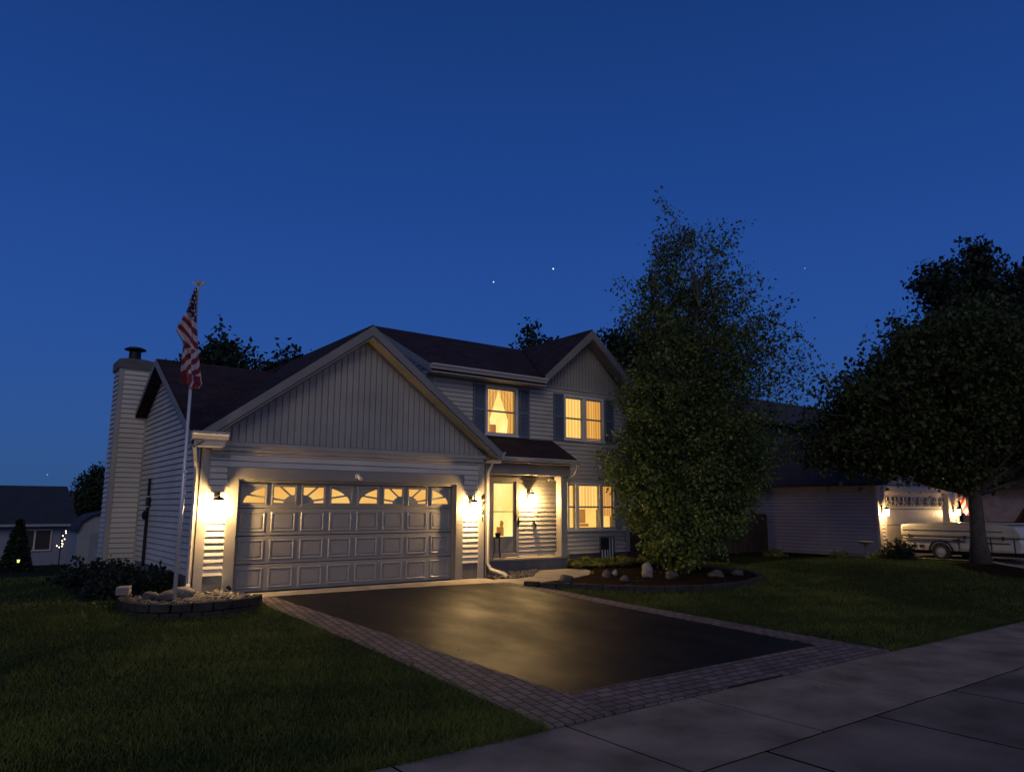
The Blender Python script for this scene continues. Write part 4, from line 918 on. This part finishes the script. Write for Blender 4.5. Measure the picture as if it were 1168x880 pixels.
# ------------------------------------------------------------------ right bed
mb = MB(); mb.face([(x, y, g(x,y)+.05) for x, y in BED]); tag(mb.build('mulch_bed', M['mulch']), kind='structure')
block_wall('bed_edging', 'low curved grey block edging around the birch bed', [(5.78,-1.45),(5.98,-1.78),(6.51,-2.14),(7.18,-2.67),(8.13,-3.15),(9.39,-3.45),(10.9,-3.40),(12.15,-3.0),(12.8,-2.1),(12.4,-1.15),(11.65,-.45)], .11, .26, courses=1, mt=M['block'], bl=.34)
RK = 'rocks in the garden beds'
for i, (x, y, r, h, pale, lab) in enumerate([(6.80,-1.62,.20,.11,0,'low rounded grey rock at the narrow end of the birch bed near the walkway'),(8.22,-1.45,.15,.12,0,'brownish rock at the end of the walkway bend'),(8.75,-1.20,.09,.09,1,'small round white rock at the edge of the clipped grass'),(9.30,-1.75,.15,.20,1,'tall upright white rock left of the birch stems'),(10.05,-1.05,.15,.17,1,'pale rock with a slanting top behind the upright white rock'),
    (9.75,-2.10,.19,.12,0,'reddish grey rock just below the birch foliage'),(11.0,-2.45,.22,.12,0,'wide grey rock right of the birch stems'),(11.85,-2.45,.19,.11,0,'dark rock near the right end of the birch bed'),(8.15,-2.1,.12,.10,0,'small dark rock near the front edging of the birch bed')]):
    mb = MB(); mb.blob((x,y,g(x,y)+.05+h*.5),(r*.88,r*.7,h*.9),90+i,(10,13),.2); tag(mb.build('garden_rock', M['stonel' if pale else 'stone'], smooth=True), lab, 'rock', RK)
rg = np.random.default_rng(33); VV = []; TT = []
cl = [(9.15+.27*i+rg.uniform(-.08,.08), .55+.38*j+rg.uniform(-.1,.1)) for i in range(10) for j in range(3)]+[(9.6+.4*i, .2+rg.uniform(-.1,.1)) for i in range(4)]
for (x, y) in cl:
    n = 420; a = rg.uniform(0,2*PI,n); r = rg.uniform(.1,1,n); h = rg.uniform(.13,.27)*(1.1-.6*r**2); l_ = rg.uniform(.14,.24)*r
    B0 = np.stack([x+.05*np.cos(a), y+.05*np.sin(a), 0*a+.03],1); tip = B0+np.stack([l_*np.cos(a), l_*np.sin(a), h*.9],1); end = B0+np.stack([l_*1.5*np.cos(a), l_*1.5*np.sin(a), h*.75],1)
    w_ = np.stack([-np.sin(a), np.cos(a), 0*a],1)*.005
    VV.append(np.stack([B0-w_, B0+w_, tip+w_, tip-w_, tip-w_, tip+w_, end+w_*.2, end-w_*.2],1).reshape(-1,3)); TT.append(np.repeat(np.clip(rg.normal(size=n)*.25+.5,0,1),8))
VV = np.concatenate(VV)
tag(raw_mesh('ground_cover', VV, np.arange(len(VV)).reshape(-1,4), M['leaf_grass'], attr=np.concatenate(TT)), 'arching yellow green ornamental grass under the ground floor window', 'ground cover', kind='stuff')
pebbles('flower_heads', 'small scattered pale flowers and leaves on the mulch', [(7.2,-1.8),(8.6,-2.9),(10.4,-3.1),(11.8,-2.8),(10.6,-.4),(9.3,-.7)], None, 160, .022, 17, M['stone'])
gf = thing('garden_flag', 'black and white striped garden flag standing before the right ground floor wall', 'garden flag', (10.6,.95,0))
mb = MB(); mb.tube([(10.30,.95,.0),(10.30,.95,.815),(10.88,.95,.815)], .010, 6); mb.build('stand', M['dark'], gf)
mb = MB(); fx0, fx1, fz0, fz1 = 10.32, 10.86, .16, .80; n = 11
for k in range(n):
    a = fx0+(fx1-fx0)*k/n; c = fx0+(fx1-fx0)*(k+1)/n; tilt = .03*k/n
    for (za, zb, mi) in ((fz0, fz0+.30, 0 if k % 2 == 0 else 1), (fz0+.30, fz1, (0 if k < 6 else (0 if k % 2 == 0 else 1)))):
        mb.face([(a,.945+.01*math.sin(k),za),(c,.945+.01*math.sin(k+1),za),(c,.945+.01*math.sin(k+1),zb),(a,.945+.01*math.sin(k),zb)], mi)
mb.build('cloth', [M['blackcloth'],M['palecloth']], gf)

# fence between the houses
fe = thing('wooden_fence', 'dark brown board fence between the two houses', 'fence', (16,2.3,0))
mb = MB(); x = 12.15; k = 0
while x < 20.0: mb.box(x, x+.135, 2.2+.01*(k%2), 2.225+.01*(k%2), .02, 1.42+.02*math.sin(k*1.7)); x += .145; k += 1
mb.build('boards', M['fence'], fe)
mb = MB()
for z in (.35,1.15): mb.box(12.15,20.0,2.24,2.29,z,z+.09)
mb.pieces('rail', M['fence'], fe)
for x in (12.2,14.6,17.0,19.4): mb = MB(); mb.box(x,x+.1,2.295,2.395,-.05,1.45); mb.build('post', M['fence'], fe)

# ------------------------------------------------------------------ right neighbour
NH = thing('neighbour_house', 'neighbouring house at right with a lit white double garage door', 'house', (23,-2,0))
nx0, nx1, ny = 20.1, 26.05, -2.0
mb = MB(); siding(mb, [(ny,.15),(7.5,.15),(7.5,2.42),(ny,2.42)], [], .12, CLAP, lf(nx0)); mb.build('side_wall', M['nbsid'], NH)
mb = MB(); siding(mb, [(nx0+.1,.15),(nx1-.1,.15),(nx1-.1,2.6),(nx0+.1,2.6)], [(20.42,25.4,.15,2.35)], .12, CLAP, fr(ny)); mb.build('garage_wall', M['nbw'], NH)
mb = MB(); mb.box(nx0+.02,nx0+.1,ny+.02,7.5,0,2.45); mb.box(nx0+.02,nx1,ny+.2,ny+.3,0,2.6); mb.prism([(nx0,ny+.1,2.5),(nx1,ny+.1,2.5),(23.3,ny+.1,4.4)], (0,.1,0)); mb.box(nx1-.1,nx1,ny+.02,4,0,2.5)
mb.build('wall_core', M['nbsid'], NH)
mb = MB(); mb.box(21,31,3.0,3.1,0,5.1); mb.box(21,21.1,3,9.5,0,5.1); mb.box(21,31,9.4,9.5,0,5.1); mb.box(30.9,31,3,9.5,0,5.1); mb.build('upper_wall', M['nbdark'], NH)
mb = MB(); mb.box(nx0-.04,nx0+.12,ny-.04,ny+.05,0,2.6); mb.box(nx1-.12,nx1+.04,ny-.04,ny+.05,0,2.6); mb.box(20.40,20.55,ny-.045,ny+.1,0,2.2); mb.box(25.25,25.43,ny-.045,ny+.1,0,2.2); mb.box(20.40,25.43,ny-.046,ny+.1,2.2,2.38); mb.box(nx0-.05,nx0+.02,ny-.4,7.5,2.40,2.55)
mb.pieces('corner_trim', M['nbw'], NH)
mb = MB(); slab(mb, [(23.3,ny-.4,4.6),(19.75,ny-.4,2.48),(19.75,7.7,2.48),(23.3,7.7,4.6)]); slab(mb, [(23.3,ny-.4,4.6),(26.85,ny-.4,2.48),(26.85,7.7,2.48),(23.3,7.7,4.6)]); mb.build('garage_roof', M['nbroof'], NH)
mb = MB(); slab(mb, [(20.7,2.6,5.05),(31.3,2.6,5.05),(31.3,6.2,6.75),(20.7,6.2,6.75)]); slab(mb, [(20.7,9.9,5.05),(31.3,9.9,5.05),(31.3,6.2,6.75),(20.7,6.2,6.75)]); mb.build('main_roof', M['nbroof'], NH)
mb = MB(); mb.prism([(20.68,2.58,5.04),(20.68,6.2,6.72),(20.68,6.2,6.52),(20.68,2.58,4.84)], (.02,0,0)); gutter(mb, (20.7,2.58,5.05), (31.3,2.58,5.05), (0,-1,0)); mb.pieces('rake_board', M['nbdark'], NH)
mb = MB()
for a, c in ((0,.52),(.53,1.05),(1.06,1.58),(1.59,2.18)): mb.box(20.55,25.25,ny+.08,ny+.13,a+.03,c+.02)
ND = mb.build('garage_door', M['nbw'], NH, bevel=.004)
for i in range(8):
    x0 = 20.55+4.7/8*i+.10; x1 = x0+4.7/8-.20
    mb = MB(); mb.box(x0, x1, ny+.065, ny+.079, 1.72, 2.02); mb.build('door_window', M['darkp'], ND)
    mb = MB(); xm = (x0+x1)/2; mb.box(xm-.012,xm+.012,ny+.05,ny+.064,1.72,2.02); mb.box(x0,xm-.012,ny+.05,ny+.064,1.86,1.885); mb.box(xm+.012,x1,ny+.05,ny+.064,1.86,1.885)
    mb.beam((x0+.02,ny+.045,1.74),(xm-.02,ny+.045,1.85),.01,.02,(0,1,0)); mb.beam((x1-.02,ny+.045,1.74),(xm+.02,ny+.045,1.85),.01,.02,(0,1,0)); mb.build('muntin', M['nbw'], ND)
def nlantern(x, label, power):
    t = lantern(x, ny-.04, 1.50, label, power); t['group'] = 'lit wall lanterns on the neighbouring garage'; pass
nlantern(20.25, 'lit lantern at the left corner of the neighbouring white garage', 75)
nlantern(25.62, 'lit lantern right of the neighbouring garage door, beside the angled flag', 75)
sheet('neighbour_driveway', [(20.4,-2.0),(25.9,-2.0),(25.9,-5.0),(26.1,-8.52),(20.2,-8.52),(20.4,-5.0)], M['walk'], .03)
# birdbath
bb = thing('birdbath', 'pale stone birdbath beside the neighbouring side wall', 'birdbath', (19.35,-1.9,.05))
mb = MB(); mb.lathe([(.12,0),(.12,.03),(.06,.06),(.05,.22),(.06,.40),(.08,.44)], (19.35,-1.9,.05), 14); mb.build('pedestal', M['stonel'], bb, smooth=True)
mb = MB(); mb.lathe([(.05,.44),(.22,.49),(.235,.53),(.21,.53),(.0,.48)], (19.35,-1.9,.05), 18); mb.build('basin', M['stonel'], bb, smooth=True)
# neighbour's angled flag
af = thing('angled_flag', 'red and white striped flag hanging from an angled pole right of the neighbouring garage', 'flag', (25.95,-2.05,1.95))
mb = MB(); mb.tube([(25.95,-2.04,1.95),(25.93,-2.25,2.12),(25.9,-2.7,2.22)], .014, 6); mb.build('pole', M['white'], af)
V = []; mb = MB(); na, nb_ = 30, 26
for j in range(nb_+1):
    for i in range(na+1):
        u = i/na; v = j/nb_; bx = 25.92-.1*u; by = -2.16-.58*u; bz = 2.14-.05*u-.45*u*u
        mb.v.append((bx+.05*math.sin(u*13+v*3), by+.04*math.cos(u*11)-.10*v, bz-v*(.62+.45*u)+.02))
for j in range(nb_):
    for i in range(na):
        a = j*(na+1)+i; mb.f.append((a,a+1,a+na+2,a+na+1)); mb.m.append(1 if int((i+j*.55)/3.2) % 2 == 0 else 0)
mb.build('cloth', [M['nfw'],M['nfr']], af, smooth=True)

# folded camper trailer
CT = thing('camper_trailer', 'folded pale camper trailer parked on the neighbouring driveway', 'trailer', (21.6,-4.1,.05))
cxa, cxb, ya, yb = 20.65, 22.65, -2.45, -5.85
mb = MB(); mb.prism([(cxa,ya,.32),(cxa,ya,.74),(cxa,yb+.05,.74),(cxa,yb-.02,.60),(cxa,yb+.03,.34)], (cxb-cxa,0,0)); mb.build('body', M['camper'], CT, bevel=.03)
mb = MB(); mb.prism([(cxa-.03,ya+.03,.76),(cxa-.03,ya+.02,1.12),(cxa-.03,ya-.3,1.16),(cxa-.03,yb+.5,1.16),(cxa-.03,yb+.12,1.10),(cxa-.03,yb-.02,.90),(cxa-.03,yb-.03,.76)], (cxb-cxa+.06,0,0)); mb.build('roof_lid', M['camperlid'], CT, bevel=.05)
mb = MB(); mb.box(cxa-.045,cxa-.03,yb,ya,.742,.765); mb.box(cxa-.035,cxa-.006,ya-1.9,ya-.15,.62,.65); mb.box(cxa-.035,cxa-.006,yb+.3,ya-2.1,.60,.63); mb.box(cxa-.03,cxa-.006,ya-1.75,ya-1.55,.63,.70)
for y in (ya-.35,ya-.6): mb.box(cxa-.02,cxa-.004,y-.07,y+.07,.42,.50)
for yy_ in (ya-1.70, ya-2.60, ya-3.22): mb.box(cxa-.012,cxa-.002,yy_-.012,yy_+.012,.33,.74)
for yy_ in (ya-.25, ya-1.9, ya-2.95): mb.box(cxa-.05,cxa-.034,yy_-.03,yy_+.03,.70,.82)
mb.box(cxa-.05,cxa-.04,yb+.45,ya-.05,.95,.965)
mb.pieces('stripe', M['darkp'], CT)
mb = MB(); mb.box(cxa-.03,cxa-.003,ya-.10,ya-.04,.42,.56); mb.build('tail_light', M['nfr'], CT)
mb = MB(); mb.prism([(cxa+.3,yb+.3,1.165),(cxa+1.6,yb+.3,1.165),(cxa+1.6,yb+.3,1.20),(cxa+.3,yb+.3,1.20)], (0,2.4,0)); mb.build('roof_vent', M['camperlid'], CT, bevel=.01)
mb = MB(); ring(mb, 0,0,0,0,0,0,0); mb = MB()
for (y0_, y1_) in ((ya-2.55,ya-1.75),(ya-3.15,ya-2.65)): mb.box(cxa-.018,cxa-.003,y0_,y1_,.40,.58)
mb.pieces('storage_door', M['camper'], CT, bevel=.006)
mb = MB(); mb.box(cxa+.1,cxb-.1,yb,ya,.22,.32); mb.beam((21.65,yb,.28),(21.65,yb-1.0,.28),.08,.08); mb.beam((21.0,yb,.28),(21.65,yb-.8,.28),.06,.06); mb.beam((22.3,yb,.28),(21.65,yb-.8,.28),.06,.06); mb.build('chassis', M['dark'], CT)
mb = MB(); mb.lathe([(.0,0),(.13,.02),(.15,.1),(.15,.34),(.1,.42),(.03,.46),(.0,.46)], (21.5,yb-.32,.34), 14); mb.build('gas_bottle', M['camper'], CT, smooth=True)
mb = MB(); mb.box(21.8,22.2,yb-.45,yb-.12,.34,.62); mb.build('battery_box', M['darkp'], CT)
for xw, sg in ((cxa+.06,-1),(cxb-.06,1)):
    mb = MB(); c = Vector((xw,-3.62,.30)); k = 24
    def wheel(mb, c, R, w, prof, sg):
        for (r0,o0),(r1,o1) in zip(prof[:-1],prof[1:]):
            for j in range(k):
                a, b_ = 2*PI*j/k, 2*PI*(j+1)/k
                mb.face([(c.x+sg*o0,c.y+r0*math.cos(a),c.z+r0*math.sin(a)),(c.x+sg*o0,c.y+r0*math.cos(b_),c.z+r0*math.sin(b_)),(c.x+sg*o1,c.y+r1*math.cos(b_),c.z+r1*math.sin(b_)),(c.x+sg*o1,c.y+r1*math.cos(a),c.z+r1*math.sin(a))])
    wheel(mb, c, .28, .18, [(.16,-.09),(.26,-.09),(.28,-.06),(.28,.06),(.26,.09),(.16,.09)], sg); W_ = mb.build('wheel', M['tyre'], CT, smooth=True)
    mb = MB(); wheel(mb, c, .16, .1, [(.16,.085),(.15,.05),(.11,.06),(.10,.085),(.04,.09),(.0,.10)], sg); mb.build('rim', M['rim'], W_)
mb = MB()
for j in range(8):
    a, b_ = PI*j/8, PI*(j+1)/8; mb.prism([(cxa-.03,-3.62+.33*math.cos(a),.30+.33*math.sin(a)),(cxa-.03,-3.62+.33*math.cos(b_),.30+.33*math.sin(b_)),(cxa-.03,-3.62+.37*math.cos(b_),.30+.37*math.sin(b_)),(cxa-.03,-3.62+.37*math.cos(a),.30+.37*math.sin(a))], (.2,0,0))
mb.build('fender', M['dark'], CT)

# vehicle half hidden beyond the trailer
SV = thing('parked_pickup', 'dark red pickup half hidden behind the camper and the maple trunk', 'pickup', (27.9,-4.6,0))
prof = [(-6.9,.45),(-6.95,.85),(-6.8,1.02),(-5.7,1.10),(-5.1,1.72),(-3.9,1.76),(-3.5,1.15),(-2.2,1.12),(-2.15,.5)]
mb = MB(); mb.prism([(27.0,y,z) for y, z in prof], (1.8,0,0)); mb.build('body', M['suv'], SV, bevel=.06)
mb = MB(); mb.prism([(26.985,-5.6,1.14),(26.985,-5.1,1.64),(26.985,-4.5,1.66),(26.985,-4.5,1.14)], (1.83,0,0)); mb.prism([(26.985,-4.42,1.14),(26.985,-4.42,1.66),(26.985,-3.95,1.68),(26.985,-3.68,1.18)], (1.83,0,0)); mb.pieces('side_window', M['autog'], SV)
mb = MB(); mb.box(26.78,26.98,-5.45,-5.35,1.14,1.36); mb.build('mirror', M['darkp'], SV, bevel=.02)
for xw in (27.1,28.7):
    for yw in (-6.1,-3.0):
        mb = MB(); mb.tube([(xw-.11,yw,.36),(xw+.11,yw,.36)], .36, 20); W_ = mb.build('wheel', M['tyre'], SV); mb = MB(); mb.tube([(xw-.125,yw,.36),(xw+.125,yw,.36)], .2, 14); mb.build('rim', M['rim'], W_)
# third house at the right edge
TH = thing('corner_house', 'dim plain house wall at the far right edge beyond the camper', 'house', (36,-1,0))
mb = MB(); mb.box(33.0,42,-3.2,6,0,2.5); mb.build('wall', mat('dim_brick', (.30,.24,.24), .9, .25, 3, bump=.4), TH)
mb = MB(); mb.prism([(32.6,-3.6,2.5),(32.6,6.4,2.5),(32.6,1.4,4.6)], (10,0,0)); mb.build('roof', M['nbroof'], TH)
mb = MB(); mb.box(32.95,32.99,.6,1.8,.9,2.0); mb.build('window', M['darkp'], TH)
# mulch mound around the maple
mb = MB(); mb.lathe([(1.25,-.12),(1.0,.02),(.5,.10),(0,.13)], (19.0,-5.35,g(19,-5.35)), 24); tag(mb.build('mulch_mound', M['mulch'], smooth=True), kind='structure')

# ------------------------------------------------------------------ left neighbours
SH = thing('garden_shed', 'pale garden shed with a curved dark roof beside the chimney', 'shed', (1,20,-1))
sx0, sx1, sy0, sy1, sb, se = -.42, 2.4, 19.0, 21.6, -1.1, .72
mb = MB(); mb.box(sx0,sx1,sy0,sy1,sb,se); arc = [(sx0,se),(sx0+.12,se+.28),(sx0+.45,se+.52),(.99,se+.72),(sx1-.45,se+.52),(sx1-.12,se+.28),(sx1,se)]
mb.prism([(x,sy0,z) for x, z in arc], (0,sy1-sy0,0)); mb.build('wall', M['shed'], SH)
mb = MB()
for (a, c), (e, f) in zip(arc[:-1], arc[1:]): mb.prism([(a,sy0-.12,c+.01),(e,sy0-.12,f+.01),(e,sy0-.12,f+.07),(a,sy0-.12,c+.07)], (0,sy1-sy0+.24,0))
mb.box(sx0-.1,sx0+.0,sy0-.12,sy1+.12,se-.08,se+.06); mb.build('roof', M['lroof'], SH)
mb = MB(); mb.box(.0,.98,sy0-.03,sy0-.003,sb+.05,.60); mb.box(1.0,1.98,sy0-.03,sy0-.003,sb+.05,.60); mb.pieces('door', M['lwall'], SH)
LH = thing('distant_house', 'low blue grey house with a long dark roof at the far left', 'house', (-5,32,-1.3))
mb = MB(); mb.box(-14,.55,30,37,-1.6,.78); mb.prism([(.54,30,.78),(.54,37,.78),(.54,33.5,2.5)], (-.1,0,0)); mb.build('wall', M['lwall'], LH)
mb = MB(); slab(mb, [(-14.3,29.6,.72),(.80,29.6,.72),(.50,33.5,2.72),(-14.3,33.5,2.72)], .08); slab(mb, [(-14.3,37.4,.72),(.80,37.4,.72),(.50,33.5,2.72),(-14.3,33.5,2.72)], .08); mb.build('roof', M['lroof'], LH)
mb = MB(); mb.box(-14.3,.82,29.52,29.6,.62,.74); mb.build('gutter', M['shed'], LH)
mb = MB(); ring(mb, -1.80,-.30,-.60,.48,29.93,30.0,.07); mb.box(-1.08,-1.0,29.93,30,-.53,.41); w_ = mb.build('window', M['nbw'], LH); mb = MB(); mb.box(-1.73,-.37,29.975,29.995,-.53,.41); mb.build('pane', M['darkp'], w_)
# fairy-lit hook, solar light
hk = thing('fairy_light_tree', 'small dark ornament tree wrapped in white fairy lights', 'garden light', (-1.15,17,-.77))
mb = MB(); mb.tube([(-1.15,17,-.8),(-1.15,17,.75)], .02, 6)
pts_ = []
for k in range(10):
    a = random.uniform(0,2*PI); h_ = random.uniform(.15,.85); r0 = random.uniform(.05,.17); p = (-1.15+r0*math.cos(a),17+r0*math.sin(a),h_-.05+.02); pts_.append(p); mb.tube([(-1.15,17,h_-.12),p], .007, 4)
mb.build('branch', M['dark'], hk)
for p in pts_: mb = MB(); mb.blob(p,(.020,.020,.022),1,(4,6),0); mb.build('bulb', M['fairy'], hk)
sl_ = thing('solar_light', 'small yellowish solar light at the foot of the conifer', 'garden light', (-2.02,23.0,-1.2))
mb = MB(); mb.tube([(-2.02,23,-1.3),(-2.02,23,-.62)], .015, 6); mb.lathe([(.06,.72),(.09,.74),(.0,.80)], (-2.02,23,-1.3), 10); mb.build('stake', M['dark'], sl_)
mb = MB(); mb.lathe([(.04,.60),(.055,.72)], (-2.02,23,-1.3), 10); mb.build('lens', emis('solar_glow', (.75,.8,.25), 1.6), sl_)
mb = MB(); mb.tube([(1.3,38,-1.3),(1.3,38,2.5)], .09, 8); tag(mb.build('wooden_pole', M['fence']), 'thin wooden pole between the far small trees and the far left house', 'pole')

# ------------------------------------------------------------------ camera
CAM = Vector((-4.199,-14.324,1.607)); f_px = 831.2
pitch_, yaw_, roll_ = math.radians(9.50), math.radians(36.74), .00327
fw = Vector((math.sin(yaw_)*math.cos(pitch_), math.cos(yaw_)*math.cos(pitch_), math.sin(pitch_)))
ri = Vector((math.cos(yaw_), -math.sin(yaw_), 0)); up = ri.cross(fw)
r2 = ri*math.cos(roll_)+up*math.sin(roll_); u2 = -ri*math.sin(roll_)+up*math.cos(roll_)
cd = bpy.data.cameras.new('camera'); cam = bpy.data.objects.new('camera', cd); COL.objects.link(cam)
mw = Matrix((r2, u2, -fw)).transposed().to_4x4(); mw.translation = CAM; cam.matrix_world = mw
cd.sensor_width = 36; cd.lens = f_px/1168*36; cd.clip_end = 5000; cd.clip_start = .05; SC.camera = cam
# stars, far away in the sky
for i, (px, py, r0, mt, lab) in enumerate([(631,306.5,1.35,'starm','brightest point of light, the upper right one of the pair over the roof'),(563,321.5,1.15,'starm','point of light, the lower left one of the pair over the roof'),(918,306,.8,'starf','faint star to the right of the birch top'),(54,541,.8,'starf','faint star low over the distant house at left')]):
    d = (fw+r2*((px-584)/f_px)+u2*((440-py)/f_px)).normalized(); mb = MB(); p = CAM+d*1200
    mb.blob((0,0,0), (r0,)*3, 1, (6,8), 0); o = mb.build('star', M[mt]); o.location = p; tag(o, lab, 'star', 'stars in the evening sky')

# ------------------------------------------------------------------ sky and light
w = bpy.data.worlds.new('World'); SC.world = w; w.use_nodes = True; nt = w.node_tree; L = nt.links.new
bg = nt.nodes['Background']; tc = N(nt,'ShaderNodeTexCoord'); nrm = N(nt,'ShaderNodeVectorMath',operation='NORMALIZE'); L(tc.outputs['Generated'], nrm.inputs[0])
sp = N(nt,'ShaderNodeSeparateXYZ'); L(nrm.outputs[0], sp.inputs[0])
cr = N(nt,'ShaderNodeValToRGB'); L(sp.outputs['Z'], cr.inputs[0]); e = cr.color_ramp.elements
cols = [(0.0,(.030,.085,.220)),(.10,(.027,.087,.290)),(.22,(.020,.078,.312)),(.40,(.0128,.058,.262)),(.60,(.0085,.041,.188)),(1.0,(.005,.023,.115))]
e[0].position = 0; e[0].color = (*cols[0][1],1); e[1].position = 1; e[1].color = (*cols[-1][1],1)
for p, c in cols[1:-1]: q = e.new(p); q.color = (*c,1)
# afterglow low in the part of the sky behind the photographer
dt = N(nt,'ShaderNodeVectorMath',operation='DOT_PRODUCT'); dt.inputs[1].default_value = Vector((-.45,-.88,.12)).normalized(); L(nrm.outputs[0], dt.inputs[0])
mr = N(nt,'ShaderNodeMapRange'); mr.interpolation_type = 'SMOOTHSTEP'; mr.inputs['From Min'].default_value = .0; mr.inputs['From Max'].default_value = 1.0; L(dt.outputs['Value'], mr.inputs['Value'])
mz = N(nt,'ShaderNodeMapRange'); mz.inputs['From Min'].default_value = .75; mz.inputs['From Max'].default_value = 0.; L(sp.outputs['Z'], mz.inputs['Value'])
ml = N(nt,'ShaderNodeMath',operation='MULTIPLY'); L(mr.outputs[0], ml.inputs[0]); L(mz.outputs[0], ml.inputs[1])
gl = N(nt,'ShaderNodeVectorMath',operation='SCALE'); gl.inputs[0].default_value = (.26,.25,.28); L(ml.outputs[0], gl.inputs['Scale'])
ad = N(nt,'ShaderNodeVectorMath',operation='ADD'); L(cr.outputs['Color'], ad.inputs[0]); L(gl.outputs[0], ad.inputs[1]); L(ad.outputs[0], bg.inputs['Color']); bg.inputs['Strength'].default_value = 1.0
sd = bpy.data.lights.new('twilight_fill','SUN'); sd.energy = .42; sd.angle = math.radians(30); sd.color = (1,.85,.68)  # added soft fill, standing in for twilight and street-lamp spill
so = bpy.data.objects.new('twilight_fill', sd); COL.objects.link(so); so.location = (-10,-25,12)
so.rotation_euler = Vector((.5,.85,-.62)).to_track_quat('-Z','Y').to_euler()

SC.view_settings.view_transform = 'Standard'; SC.view_settings.look = 'None'; SC.view_settings.exposure = 0; SC.view_settings.gamma = 1
SC.cycles.use_denoising = True; SC.cycles.max_bounces = 6; SC.cycles.transparent_max_bounces = 12; SC.cycles.sample_clamp_indirect = 2
